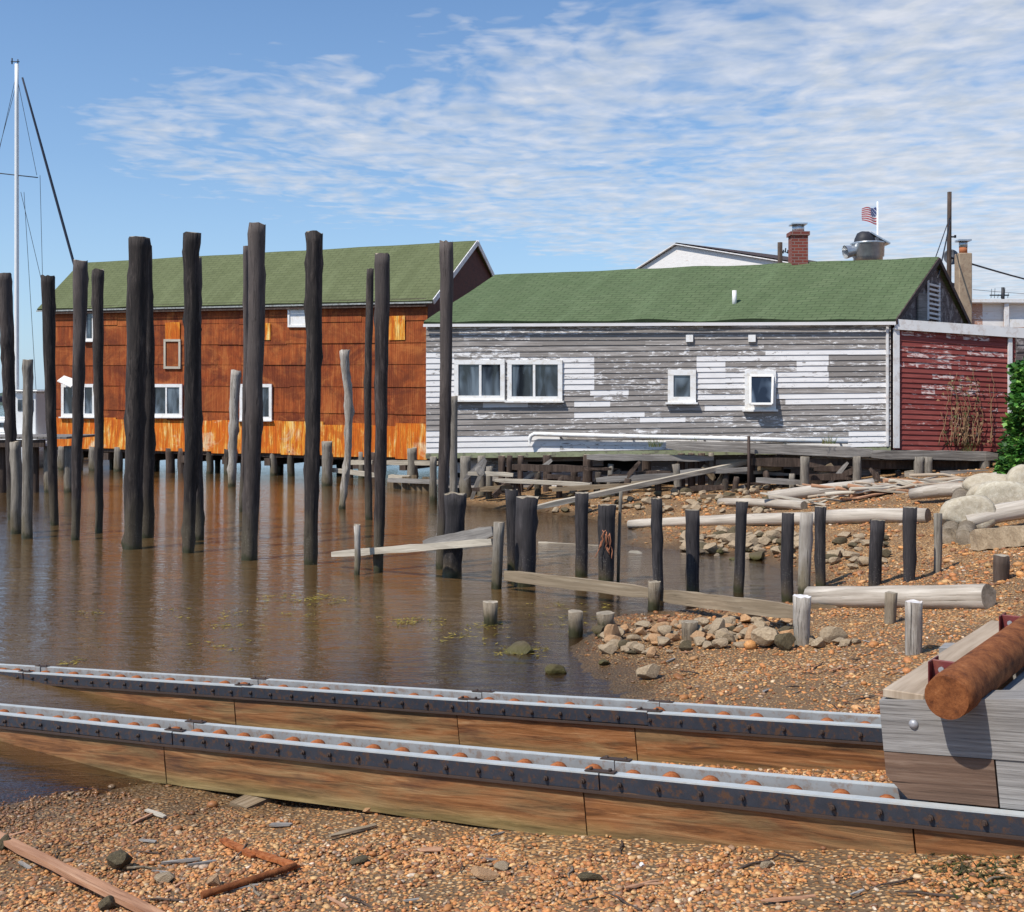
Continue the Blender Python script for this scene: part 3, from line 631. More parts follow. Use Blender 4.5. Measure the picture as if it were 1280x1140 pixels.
RC = [(533,440,568,503,.85),(533,535,568,572,.85),(568,545,700,572,.92),(700,548,900,572,.8),(545,437,650,447,.55),(568,500,660,506,.8),(700,444,743,485,.86),(700,484,786,491,.82),(718,503,763,511,.9),(718,514,806,522,.9),(800,521,858,529,.9),
 (957,437,1113,444,.9),(871,443,1036,452,.86),(871,450,907,483,.9),(996,450,1036,467,.9),(907,467,1036,482,.82),(971,480,1112,487,.8),(971,490,1111,498,.92),(982,497,1109,505,.9),(881,489,932,496,.8),(881,505,956,513,.9),(820,522,857,529,.9),
 (1061,540,1110,556,.86),(980,545,1110,558,.88),(535,404,640,409,.6),(700,404,1113,408,.55),(590,447,700,452,.6),(956,430,1112,437,.4)]
def tn(px, py, r):
    if 1035 < px < 1112 and 445 < py < 480: return 1.0
    if 650 < px < 820 and 420 < py < 432: return .95
    if 742 < px < 832 and 445 < py < 500: return r.uniform(.6,1)
    if 570 < px < 690 and 503 < py < 540: return r.uniform(.5,1)
    return r.uniform(0,.9)
clapwall('clapboards', MT['clap'], gre, gbL, gbR, geL, geR, WN, 23, RC, (.20,.47), tn, seed=5)
mb = MB(); gR = V(10.73,28.5,6.15); gL = V(-.45,31.5,6.04)
bb = (gR-V(WB[0],WB[1],0))*2; bb.z = 0; bbL = (gL-V(WA[0],WA[1],0))*2; bbL.z = 0
mb.face([gbL, gbR, geR, geL]); mb.face([gbL+bbL, geL+bbL, geR+bb, gbR+bb]); mb.face([gbL, geL, gL-V(0,0,.1), geL+bbL, gbL+bbL]); mb.face([gbL, gbL+bbL, gbR+bb, gbR])
mb.build('end_wall', MT['gable'], gre)
mb = MB(); mb.face([gbR, gbR+bb, geR+bb, gR-V(0,0,.08), geR]); mb.build('gable_wall', MT['gableboards'], gre)
# ladder like louvre panel and door in the gable
gd = (bb).normalized(); gn = V(gd.y,-gd.x,0)
def gw(px, py, off): return wallpt(px, py, (WB[0],WB[1]), (WB[0]+bb.x,WB[1]+bb.y), off)
mb = MB(); a, b = gw(1160,400,.05), gw(1174,400,.05); top = gw(1160,350,.05).z; 
mb.beam(V(a.x,a.y,a.z), V(a.x,a.y,top), .05,.05); mb.beam(V(b.x,b.y,a.z), V(b.x,b.y,top), .05,.05)
k = a.z+.06
while k < top: mb.beam(V(a.x,a.y,k), V(b.x,b.y,k), .07,.05); k += .12
mb.build('louvre_panel', MT['whitepeel'], gre)
mb = MB(); a, b = gw(1147,402,.03), gw(1158,402,.03); h = gw(1147,366,.03).z-a.z; mb.box((a+b)/2+V(0,0,h/2), (b-a)/2, V(0,0,h/2), gn*.02); mb.build('hatch', MT['greyboard'], gre)
ov = WN*.16-V(0,0,.03)
E0 = geL-WD*.02+ov+V(0,0,.08); E1 = geR+WD*.10+ov+V(0,0,.08); R0 = gL-WD*.02+V(0,0,.03); R1 = gR+WD*.12+V(0,0,.03)
rf = roof('roof', gre, E0, E1, R0, R1, MT['roofg'], WN, seed=8, sag=.05); tag(rf, 'bright green shingle roof slightly uneven along the ridge')
E0b = E0+(R0-E0)*2; E1b = E1+(R1-E1)*2; E0b.z = E0.z; E1b.z = E1.z
roof('roof', gre, E1b, E0b, R1, R0, MT['roofg'], WN, seed=9)
mb = MB(); mb.beam(E0+WN*.012-V(0,0,.10), E1+WN*.012-V(0,0,.10), .02, .075); mb.build('eave_trim', MT['clap'], gre)
mb = MB()
for (a, b) in ((E1,R1),(R1,E1b)): mb.beam(a+WD*.02-V(0,0,.07), b+WD*.02-V(0,0,.07), .03, .13)
mb.build('rake_board', MT['darkwood'], gre)
mb = MB(); a = ww(1109,404,.04); b = ww(1109,557,.04); mb.beam(b-V(0,0,.02), a, .05, .05, (1,0,0)); mb.build('corner_board', MT['whitepeel'], gre)
window(gre, ww, 568, 450, 631, 500, .05, (.52,), th=5.5, label='left half of the wide white framed window, two panes')
window(gre, ww, 634.5, 450, 703, 501, .05, (.49,), th=5.5, label='right half of the wide white framed window, two panes')
window(gre, ww, 835, 462, 870, 503, .05, (), th=7, label='small white framed window')
# the second small window: its sash swings out at the foot
o = window(gre, ww, 931, 463, 970, 512, .05, (), th=6, label='small white framed window propped open')
f = MB(); a, b, c, d = ww(938,505,.32), ww(965,505,.32), ww(966,470,.08), ww(938,470,.08); u_ = (b-a).normalized(); n_ = (d-a).normalized()
for (p, q) in ((a,b),(d,c),(a,d),(b,c)): f.beam(p, q, .05, .06, u_.cross(n_))
s_ = f.build('sash', MT['white'], o)
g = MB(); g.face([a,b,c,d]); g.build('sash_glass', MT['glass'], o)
for (x0,x1) in ((858,866),(936,944)):
    g = MB(); g.box(ww((x0+x1)/2,423,.05), WD*.085, WN*.03, V(0,0,.085)); g.build('wall_vent', MT['white'], gre)
# the long pipe under the windows, elbow at its left end
g = MB(); pts = [ww(662,557,.16), ww(662,549,.16), ww(663.5,545,.16), ww(668,542.5,.16), ww(760,545,.16), ww(900,548,.16), ww(1060,552,.16)]
g.tube(pts, .055, 12); 
o = g.build('drain_pipe', MT['white'], gre); g = MB()
for px in (700,790,880,980,1050): g.beam(ww(px,544+ (px-668)*.024,.0), ww(px,544+(px-668)*.024,.13), .03,.05)
g.build('bracket', MT['bolt'], o)
# roof fittings
g = MB(); 
def roofpt(u, v): return lerp(E0,E1,u).lerp(lerp(R0,R1,u), v)
def roofhit(px, py):
    best = None
    for i in range(0,201):
        for j in range(0,41):
            p = roofpt(i/200, j/40); q = proj(p); e = (q[0]-px)**2+(q[1]-py)**2
            if best is None or e < best[0]: best = (e, p)
    return best[1]
p = roofhit(917.5,379); g.tube([p-V(0,0,.1), p+V(0,0,.32)], .055, 12); g.build('vent_pipe', MT['white'], gre)
g = MB(); p = roofhit(1000,331)+V(.0,.25,0); g.box(p+V(0,0,.25), V(.21,0,0), V(0,.2,0), V(0,0,.62)); g.box(p+V(0,0,.84), V(.25,0,0), V(0,.24,0), V(0,0,.05)); ch = g.build('chimney', MT['brick'], gre)
g = MB(); g.tube([p+V(0,0,.89), p+V(0,0,1.08)], .16, 14); g.box(p+V(0,0,1.1), V(.2,0,0), V(0,.2,0), V(0,0,.018)); g.build('chimney_cap', MT['galv'], ch)
# ---- red annex at the right end
XA, XB = (8.88,25.97), (11.83,26.35)
ann = thing('red_shed', 'small red clapboard shed with white corner boards beside the grey building', 'shed', (XA[0],XA[1],1.4))
AB0, AB1 = V(*XA,1.40), V(*XB,1.33); AT0, AT1 = V(*XA,4.30), V(*XB,4.12); XD = V(XB[0]-XA[0],XB[1]-XA[1],0).normalized(); XN = V(XD.y,-XD.x,0)
RR = []; rx = random.Random(3)
for i in range(70):
    y = rx.uniform(412,545)**1; x = rx.uniform(1120,1230); RR.append((x,y,x+rx.uniform(15,45),y+5,.50 if y < 490 else .36))
clapwall('red_clapboards', MT['redclap'], ann, AB0, AB1, AT0, AT1, XN, 24, RR, (.02,.22), seed=9, maxw=2.5)
mb = MB(); bk_ = -XN*4.2; mb.face([AB0,AB1,AT1,AT0]); mb.face([AB1,AB1+bk_,AT1+bk_,AT1]); mb.face([AB0,AT0,AT0+bk_,AB0+bk_]); mb.face([AB0+bk_,AT0+bk_,AT1+bk_,AB1+bk_]); mb.build('side_wall', MT['gable'], ann)
def xw(px, py, off=0): return wallpt(px, py, XA, XB, off)
mb = MB(); a = AT0-XD*.05; b = AT1+XD*.18; mb.face([a+V(0,0,.12)+XN*.1, b+V(0,0,.12)+XN*.1, b+bk_+V(0,0,.2), a+bk_+V(0,0,.2)]); mb.face([a+V(0,0,.08)+XN*.1, a+bk_+V(0,0,.16), b+bk_+V(0,0,.16), b+V(0,0,.08)+XN*.1]); mb.build('shed_roof', MT['darkwood'], ann)
mb = MB(); mb.beam(a+XN*.10+V(0,0,.0), b+XN*.10+V(0,0,.0), .04, .24, (0,0,1)); mb.build('roof_trim', MT['whitepeel'], ann)
for (p0_,p1_) in ((1116,1125),(1259,1266)):
    mb = MB(); x = (p0_+p1_)/2; mb.beam(xw(x,560,.05), xw(x,410,.05), .14 if p0_ < 1200 else .1, .04, XN); mb.build('corner_board', MT['whitepeel'], ann)
# dry vine on the red wall
vn = thing('dry_vine', 'dry brown climbing vine on the red shed wall', 'vine', xw(1205,556,.1)); mb = MB(); rv = random.Random(12)
for i in range(34):
    x = rv.gauss(1205,15); pts = []; y = 557; yt = rv.uniform(455,540)
    while y > yt: pts.append(xw(x, y, .06+rv.uniform(0,.08))); x += rv.uniform(-3.2,3.2); y -= 7
    if len(pts) > 2: mb.tube(pts, [.012*(1-.7*k/len(pts)) for k in range(len(pts))], 4)
mb.build('stem', MT['vine'], vn); mb = MB()
for i in range(120):
    x = rv.gauss(1207,13); y = rv.uniform(462,556); c = xw(x,y,.1+rv.uniform(0,.08)); s = rv.uniform(.02,.05); r = Matrix.Rotation(rv.uniform(0,6.3),3,'Y')@Matrix.Rotation(rv.uniform(-1,1),3,'X')
    g_ = rv.random(); col = (.36,.22,.12) if g_ < .7 else (.14,.17,.06)
    mb.face([c+r@V(-s,0,-s*.5), c+r@V(s,0,-s*.4), c+r@V(s*.3,.01,s), ], None, col)
mb.build('leaves', MT['leaf'], vn)
# ================================================================ PILES AND POSTS
MID = 'short dark posts across the inlet'
def pile(px, py, bx, by, wt, wb, mat, label, name='pile', cat='pile', group=None, Y=None, lump=.18, rough=.06, top='endgrain', bend=None, zb=None, flare=0, tilt=0, n=16, slant=0):
    if group == MID: wt *= 1.14; wb *= 1.14
    if Y is None: b = hit(bx, by)
    else: b = at(bx, by, Y)
    Y = b.y; g = gz(b.x, Y); t = at(px, py, Y+tilt); rt = wt/2/F*Y; rb = wb/2/F*Y
    foot = min(g, b.z)-.35; H = t.z-foot; N = max(6, int(H/.16)); sd = random.Random(hash(label) % 9999 if False else sum(map(ord,label)))
    seed = sd.uniform(0,50); bd = sd.uniform(-.025,.025)*H/4 if bend is None else bend; pts = []; rad = []
    for k in range(N+1):
        u = k/N; z = foot+H*u; tt = (z-b.z)/(t.z-b.z) if t.z-b.z else 0
        p = V(b.x+(t.x-b.x)*tt, b.y+(t.y-b.y)*tt, z); p.x += bd*math.sin(PI*max(0,tt))+.012*noise.noise(V(seed,z*1.3,0)); p.y += .012*noise.noise(V(seed,0,z*1.3))
        pts.append(p); r = rb+(rt-rb)*max(0,min(1,tt)); 
        if flare and tt > .75: r *= 1+flare*(tt-.75)*4
        rad.append(r)
    mb = MB(); mb.tube(pts, rad, n, True, (1,1,1), 0, 1, rough, seed, 1, lump)
    # worn crown: last ring uneven
    R2 = random.Random(int(seed*100)); base = (N)*n
    for q in range(n):
        v_ = mb.v[base+q]; mb.v[base+q] = (v_[0], v_[1], v_[2]+R2.uniform(-1,1)*(.02 if H > 2 else .007)+slant*math.cos(2*PI*q/n)*rt)
    o = mb.build(name, [MT[mat], MT[top] if top else MT[mat]], None, (b.x,b.y,b.z)); tag(o, label, cat, group); return o
TALL = 'tall dark piles standing in the harbour'
P_ = pile
P_(5,342,15,650,18,10,'tar2','tall dark pile at the very left edge, tapering towards the water',group=TALL)
P_(19,552,20,668,12,14,'grey','worn grey post at the left edge, the lower of two before the dock')
P_(35,450,34,673,12,13,'grey','worn grey post at the left edge, the higher of two before the dock')
P_(60,345,68,657,16,10,'tar','dark leaning pile just left of the rusty building, its foot drifting right',group=TALL)
P_(101,326,94,676,17,10,'tar2','slim dark pile in front of the leftmost window of the rusty building',group=TALL)
P_(122,337,124,666,14,9,'tar','thin dark pile right of the leftmost window of the rusty building',group=TALL)
P_(174,298,166,686,25,22,'tar','thick black pile with a flat top, left one of a touching pair',group=TALL)
P_(183,306,183,672,13,18,'tar','black pile half hidden behind the thick one it touches',group=TALL)
P_(239,292,236,691,20,15,'tar','knotty black pile just right of the two pane window',group=TALL,lump=.28)
P_(247,322,248,676,11,15,'tar2','splintered grey black pile close behind the knotty one',group=TALL,lump=.25)
P_(307,308,303,640,7,8,'tar2','thin dark pile just showing left behind the tallest pile',group=TALL)
P_(321,280,311,700,21,20,'tar2','tallest pile with a grey upper half and black lower half',group=TALL,lump=.15)
P_(393,291,388,706,21,17,'tar','thick straight black pile right of the small white upper opening',group=TALL,lump=.2)
P_(463,336,461,650,9,9,'tar','thin black pile half hidden left of the smooth one',group=TALL)
P_(478,318,473,715,19,12,'tar2','smooth dark pile standing before the upper orange patch',group=TALL)
P_(558,302,551,712,17,12,'tar2','tall dark pile where the rusty building meets the grey one',group=TALL)
P_(295,463,290,600,12,10,'pale','bleached barkless post between the knotty pile and the tallest pile',Y=33,lump=.3,rough=.09)
P_(430,438,427,637,11,8,'pale','crooked bleached post with curling bark before the rusty wall',lump=.45,rough=.14,bend=.14)
P_(567,495,568,640,10,10,'grey','grey post pressed behind the tall pile at the corner of the grey building')
P_(569,617,564,722,22,19,'tarshort','stout black stump with a flared top, crossed by the pale plank',group=MID,flare=.12,lump=.2)
P_(447,656,446,720,8,7,'pale','small pale stake at the left end of the long plank','stake','stake')
P_(624,653,620,738,14,13,'grey','squared grey post where the two planks end','post','post',n=4,rough=0,lump=0)
P_(639,612,641,712,14,13,'tarshort','slim black post behind the stout one left of the middle',group=MID)
P_(658,622,655,733,23,22,'tarshort','stout black post bulging near its top in the middle',group=MID,lump=.3)
P_(727,616,727,722,15,13,'tarshort','straight black post right below the white board',group=MID)
P_(759,631,757,729,19,17,'tarshort','black post tangled with an old rope',group=MID)
P_(776,615,773,728,4,4,'grey','thin grey stake beside the roped post','stake','stake')
P_(821,623,823,752,12,11,'tarshort','black post standing behind the algae covered post foot',group=MID)
P_(818,727,817,762,16,15,'sunk' if 'sunk' in MT else 'stump','short algae covered post the low board rests against','post','post')
P_(866,637,866,742,15,14,'tarshort','bluish black post left of the middle log end',group=MID)
P_(926,627,923,740,12,11,'tarshort','lean brown black post under the end of the sloping plank',group=MID)
P_(985,641,984,752,13,13,'tarshort','black post touching the bleached grey post',group=MID)
P_(1008,641,1005,744,16,15,'pale','bleached grey post right of a black one on the beach',name='post',cat='post')
P_(1026,633,1026,734,12,11,'tarshort','narrow dark post between the bleached post and the log',group=MID)
P_(1097,650,1094,732,15,13,'tarshort','dark post with a pale crown in front of the long log',group=MID)
P_(1138,634,1136,728,15,12,'tarshort','tall dark post before the driftwood heap',group=MID)
P_(1173,642,1172,718,11,10,'grey','slim squared grey stake beside the cut log end',name='stake',cat='stake',n=4,rough=0,lump=0)
P_(1251,694,1250,728,19,17,'brown','short broad dark stump alone on the right of the beach',name='stump',cat='stump')
P_(1003,745,1003,808,22,19,'pale','split grey stump with a white top at the right end of the stones',name='stump',cat='stump',lump=.25,top='whitepeel')
P_(1142,752,1142,818,20,19,'pale','grey stump with a dark split standing behind the cradle',name='stump',cat='stump',lump=.2,top='whitepeel')
P_(1114,740,1113,779,16,15,'stump','squat squared post against the low board on the beach',name='stump',cat='stump',n=4,rough=0,lump=0)
P_(613,752,613,783,19,17,'stump','pale topped stump standing alone in the shallows',name='stump',cat='stump')
P_(719,764,719,796,19,17,'stump','round stump in the water left of the stones',name='stump',cat='stump')
P_(756,766,757,790,23,19,'stump','broad low stump at the left edge of the stones',name='stump',cat='stump')
P_(862,777,862,800,21,18,'stump','low stump buried among the stones',name='stump',cat='stump')
P_(705,694,705,712,5,5,'tar','tiny stub just left of a dark post',name='stub',cat='stump') if False else None
# orange rope on the roped post
b = hit(757,729); rp = MB(); rv = random.Random(2)
for i in range(7):
    x = 758+rv.uniform(-5,5); pts = []; y = 664+rv.uniform(-3,4)
    for k in range(8): pts.append(at(x, y, b.y-.16-.02*math.sin(k))); x += rv.uniform(-3,2.2); y += rv.uniform(2,5.5)
    rp.tube(pts, .007, 5)
tag(rp.build('rope', simple('faded_orange_rope', (.42,.17,.09), .9), None, at(758,680,b.y-.17)), 'frayed orange rope tangled on a black post', 'rope')

# ---- planks and boards
def plank(x0,y0,x1,y1,Y0,Y1,w,h,mat,label,name='plank',cat='plank',group=None,seg=10,amp=.006,bend=0):
    a, b = at(x0,y0,Y0), at(x1,y1,Y1); mb = MB(); mb.wobbeam(a, b, w, h, seg=seg, amp=amp, bend=bend, seed=int(x0+y0))
    return tag(mb.build(name, MT[mat], None, (a+b)/2), label, cat, group)
Yq = hit(620,738).y; Yv = hit(817,762).y
plank(416,693,616,677,Yq+1.9,Yq+.12,.09,.10,'driftboard','long pale plank sloping down into the water to the small stake')
plank(530,681,616,664,Yq+1.2,Yq+.4,.05,.17,'greyboard','broken grey board just above the long pale plank')
plank(631,719,812,741,Yq-.12,Yv+.06,.05,.15,'sunkboard','algae stained board between the squared post and the algae covered post')
plank(826,744,995,765,Yv+.1,hit(1003,805).y+.5,.05,.16,'sunkboard','algae stained board from the algae covered post to the split stump')
plank(1012,762,1104,769,12.6,12.2,.05,.14,'sunkboard','low board on the beach left of the squat post')
plank(1121,770,1222,775,12.1,11.7,.05,.13,'sunkboard','low board on the beach right of the squat post, running to the cradle')
plank(662,636,936,577,24.0,26.6,.16,.10,'driftboard','long narrow plank sloping up to the pier beam',seg=18)
plank(619,600,738,606,26.9,26.4,.18,.09,'driftboard','white board with nail holes lying across the pier posts')
plank(673,678,757,683,20.0,19.6,.03,.03,'driftboard','thin pale rod lying in the water between two black posts',name='rod',cat='rod')
# logs
def log(x0,y0,x1,y1,r0,r1,mat,label,dz=0,Y=None,lump=.2,top='endgrain',group=None,name='log',bend=.02):
    """x,y give the underside where it touches the beach"""
    a = hit(x0,y0) if Y is None else at(x0,y0,Y[0]); b = hit(x1,y1) if Y is None else at(x1,y1,Y[1]); a.z += r0*.8+dz; b.z += r1*.8+dz
    N = max(4, int((b-a).length/.25)); R2 = random.Random(int(x0*3+y0)); pts = []; rad = []
    for k in range(N+1):
        t = k/N; p = a.lerp(b, t); p.z += bend*math.sin(PI*t); p.y += .02*noise.noise(V(x0,t*4,1)); pts.append(p); rad.append(r0+(r1-r0)*t)
    mb = MB(); mb.tube(pts, rad, 14, True, (1,1,1), 0, 1, .06, x0*.13, 1, lump)
    return tag(mb.build(name, [MT[mat],MT[top]], None, (a+b)/2), label, 'log', group)
log(787,660,1030,656,.09,.12,'driftlog','long bleached log lying across behind the dark posts, thin left end at the water',lump=.1)
log(1035,656,1160,654,.13,.12,'driftlog','bleached log continuing behind the two rightmost dark posts',lump=.1)
log(1012,758,1236,761,.12,.13,'driftlog','thick smooth tan log lying on the beach behind the stumps',lump=.06,bend=0)
log(1187,680,1203,628,.13,.15,'stump','short brown log with its cut end facing the shore',lump=.1)
log(1206,683,1214,648,.12,.13,'stump','mossy brown log tucked beside the pale boulders',lump=.1)
log(1207,672,1300,656,.13,.15,'driftlog','gnarled pale log lying against the boulders',lump=.3,dz=.12)
log(960,628,1092,614,.12,.14,'driftlog','stripped trunk at the front of the driftwood heap',lump=.2)
log(1140,632,1215,628,.10,.13,'driftlog','tapered pale log right of the driftwood heap',lump=.12,dz=.1)
log(900,632,1005,638,.08,.09,'driftlog','thin pale log under the pier left of the driftwood heap',lump=.1)
# driftwood heap
rv = random.Random(21)
for i in range(70):
    x = rv.gauss(1105,42); y = rv.uniform(606,642)-max(0,(abs(x-1105)-30))*-.1; c = at(x, y, 22.5+rv.uniform(-1,1)); g = gz(c.x,c.y); c.z = max(g+.04, min(c.z, g+.12+.55*max(0,1-abs(x-1110)/75)))
    a = rv.uniform(-.5,.5); L = rv.uniform(.25,1.0); d = V(math.cos(a), math.sin(a)*1.1, rv.uniform(-.22,.22)).normalized()*L
    mb = MB(); r = rv.uniform(.015,.05)
    if rv.random() < .4: mb.wobbeam(c-d, c+d, rv.uniform(.06,.14), .03, seg=5, amp=.006, seed=i)
    else: mb.tube([c-d, c-d*.3+V(0,0,rv.uniform(-.05,.07)), c+d*.4+V(0,rv.uniform(-.1,.1),rv.uniform(-.04,.04)), c+d], [r,r*.9,r*.8,r*.35], 7, rough=.1, seed=i)
    tag(mb.build('driftwood_stick', MT[rv.choice(['driftlog','driftboard','decktop','driftboard','redplank'])], None, c), 'loose stick or board in the driftwood heap on the beach', 'driftwood', 'driftwood heap before the pier')
plank(1120,600,1180,620,22.2,21.6,.12,.07,'driftboard','longest pale plank pointing up out of the driftwood heap')
plank(1165,617,1245,618,21.6,21.2,.08,.05,'driftboard','thin straight plank reaching right from the driftwood heap')

# ================================================================ PIERS, BEAMS UNDER THE BUILDINGS
rv = random.Random(5)
def pier(px, ytop, Y, w, mat, label, group, cap=None, lean=0):
    a = at(px, ytop, Y); g = min(gz(a.x, Y), 0 if gz(a.x,Y) < 0 else 9); by = HY+F*(EYE-max(gz(a.x,Y),0))/Y
    return pile(px, ytop, px+lean, by, w, w*1.05, mat, label, 'pier', 'pier', group, Y=Y, lump=.2, n=10)
order = 'first second third fourth fifth sixth seventh eighth ninth tenth eleventh twelfth thirteenth fourteenth fifteenth sixteenth seventeenth eighteenth nineteenth twentieth'.split()
# under the rusty building, along its front edge and further in
k = 0
for px in (78,99,118,148,172,213,228,262,286,320,342,364,410,437,452,468):
    t = (px-65)/470; Y = 41.2-5.5*t-.15
    q = at(px, 560, Y); 
    pier(px, HY+F*(EYE-.86)/Y, Y, rv.uniform(8,12), rv.choice(['brown','tar2','grey']), f'{order[k]} pier from the left holding up the front of the rusty building', 'piers under the rusty building'); k += 1
k = 0
for px in (140,195,238,272,305,350,385,425):
    t = (px-65)/470; Y = 44.6-5.5*t
    pier(px, HY+F*(EYE-.9)/Y, Y, rv.uniform(6,9), 'tar', 'dark pier in the shade further back under the rusty building', 'inner piers under the rusty building')
mb = MB(); mb.beam(V(RA[0],RA[1],.84)+RN*(-.1), V(RB[0],RB[1],.70)+RN*(-.1), .25, .26)
mb.beam(V(RA[0],RA[1],.84)-RN*3.2, V(RB[0],RB[1],.70)-RN*3.2, .25, .26)
for i in range(9):
    t = (i+.5)/9; p = lerp(V(RA[0],RA[1],.82), V(RB[0],RB[1],.68), t); mb.beam(p+RN*.12-V(0,0,.27), p-RN*6-V(0,0,.27), .22,.25)
mb.build('sill_beam', MT['brown'], red)
for (x0,y0,x1,y1,l) in ((437,578,466,578,'upper pale rail board under the right end of the rusty building'),(412,587,470,594,'lower pale rail board left of the smooth dark pile'),(482,578,548,579,'upper pale rail board between the smooth pile and the corner pile'),(486,596,512,597,'short pale board over the bulkhead planks')):
    plank(x0,y0,x1,y1,33.5,33,.08,.14,'driftboard',l,name='rail_board',cat='board')
for (px,w) in ((409,13),(515,12)):
    pier(px, 560 if px > 500 else 552, 33.3, w, 'grey', 'broad grey pier post beside the rail boards, ' + ('left' if px < 500 else 'right') + ' one of two', 'posts of the rail boards')
# bulkhead of upright planks at the meeting of the buildings
bh = thing('bulkhead', 'low bulkhead of upright weathered planks at the waterline between the two buildings', 'bulkhead', at(540,610,31)); mb = MB()
x = 488; i = 0
while x < 640:
    w = rv.uniform(6,11); Y = 32.5-(x-488)/150*4.2; a = at(x,rv.uniform(592,604) if x < 560 else rv.uniform(585,606),Y); g = -.3
    mb.box(V(a.x,a.y+rv.uniform(-.04,.04),(a.z+g)/2), (0,0,(a.z-g)/2), (w*.46/F*Y,0,0), (0,.03,0)); x += w
mb.build('upright_planks', MT['sunkboard'], bh); mb = MB(); mb.beam(at(486,600,32.3), at(560,603,30.4), .1,.12); mb.beam(at(560,594,30.2), at(640,600,28.3), .1,.12); mb.build('waling_board', MT['greyboard'], bh)
# frames and braces before the grey building's left part
for (x0,y0,x1,y1,l) in ((588,628,607,575,'slender grey brace leaning right beside the corner post'),(580,600,606,573,'broad grey brace leaning under the left end of the grey building')):
    plank(x0,y0,x1,y1,27.8,27.8,.1,.1,'greyboard',l,name='brace',cat='brace',seg=5)
# grey building piers
k = 0
for (px,w,mat) in ((542,9,'grey'),(582,13,'grey'),(602,10,'grey'),(627,9,'brown'),(637,7,'brown'),(651,7,'brown'),(684,10,'brown'),(735,11,'brown'),(808,11,'brown'),(852,9,'brown'),(864,8,'brown'),(877,9,'brown'),(889,7,'grey'),(939,10,'brown'),(975,9,'brown')):
    t = (px-533)/580; Y = 28.7-2.9*t-.1; yt = 569-8*t+2
    pier(px, yt, Y, w, mat, f'{order[k]} pier from the left under the grey clapboard building', 'piers under the grey building'); k += 1
mb = MB()   # skirting of old boards set back behind the piers
SB0, SB1 = (-1.9,29.35), (8.7,26.45)
def drp(px, py, r): return (800 < px < 835 and py > 592) or (895 < px < 1000 and py > 588) or r.random() < .12
RS = [(560,570,600,600,.75),(600,574,640,600,.55),(660,575,735,590,.5),(690,590,735,608,.5),(765,592,800,606,.8),(800,592,850,606,.7),(895,572,940,580,.9),(905,600,940,606,.5),(1015,568,1070,580,.92),(1078,568,1100,580,.92),(950,572,1000,578,.7)]
clapwall('skirting_boards', MT['clap'], gre, V(*SB0,.25), V(*SB1,.55), V(*SB0,1.17), V(*SB1,1.45), WN, 7, RS, (.02,.35), lambda x,y,r: r.uniform(.3,1), seed=31, maxw=1.6, drop=drp)
mb.face([V(*SB0,.0)-WN*.5, V(*SB1,.2)-WN*.5, V(*SB1,1.45)-WN*.5, V(*SB0,1.2)-WN*.5]); mb.build('under_floor_shade', MT['floorshade'], gre)  # black sheet behind the skirting, added as painted shade
mb = MB(); mb.beam(V(WA[0],WA[1],1.10)+WN*.0, V(WB[0],WB[1],1.39)+WN*.0, .08, .13); mb.build('sill_board', simple('pale_green_sill', (.27,.29,.17), .85, dirt=(.13,.12,.09), scale=3), gre)
# walkway beams along the front
bm = thing('walkway', 'weathered grey timber walkway edge along the foot of the grey building and the red shed', 'walkway', at(1030,575,25.4)); mb = MB()
mb.wobbeam(at(833,556,26.6), at(1090,566,25.6), .35, .22, seg=16, amp=.012, seed=1); mb.build('edge_beam', MT['greyboard'], bm); mb = MB()
mb.wobbeam(at(1088,568,25.55), at(1245,570,25.4), .35, .20, seg=10, amp=.012, seed=2); mb.build('edge_beam', MT['greyboard'], bm); mb = MB()
mb.wobbeam(at(734,571,27.0), at(892,573,26.5), .3, .14, seg=10, amp=.012, seed=3); mb.build('edge_beam', MT['greyboard'], bm); mb = MB()
mb.wobbeam(at(940,577,25.95), at(1240,583,25.6), .12, .2, seg=10, amp=.01, seed=4); mb.build('lower_beam', MT['brown'], bm)
mb = MB(); mb.tube([at(936,634,25.8), at(936,545,25.8)], .035, 6); mb.build('upright_rod', MT['bolt'], bm)
k = 0
for (px,w) in ((1006,11),(1071,10),(1148,11),(1160,11),(1231,12)):
    pier(px, 571, 25.35, w, 'grey', f'{order[k]} grey post from the left holding the walkway beam', 'posts under the walkway'); k += 1
for i, (px, yt, Y, w, mt) in enumerate(((612,583,27.6,8,'grey'),(645,600,26.9,9,'brown'),(672,590,27.3,8,'tar2'),(700,596,26.8,7,'brown'),(718,585,27.2,9,'brown'),(748,590,27.0,8,'tar2'),(764,580,26.9,7,'grey'),(785,598,26.4,8,'brown'),(822,588,26.6,8,'brown'),(845,580,26.3,9,'grey'),(908,585,26.2,8,'tar2'),(921,596,25.9,7,'brown'),(957,588,26.0,8,'brown'),(990,592,25.9,7,'grey'),(1032,590,25.8,7,'brown'),(1052,586,25.7,8,'tar2'),(1095,590,25.7,9,'brown'),(1122,588,25.7,7,'brown'),(1190,586,25.6,8,'brown'),(1208,590,25.5,7,'tar2'))):
    pier(px, yt, Y, w, mt, 'old broken off post in the tangle of timbers under the pier', 'broken posts under the pier', lean=rv.uniform(-3,3))
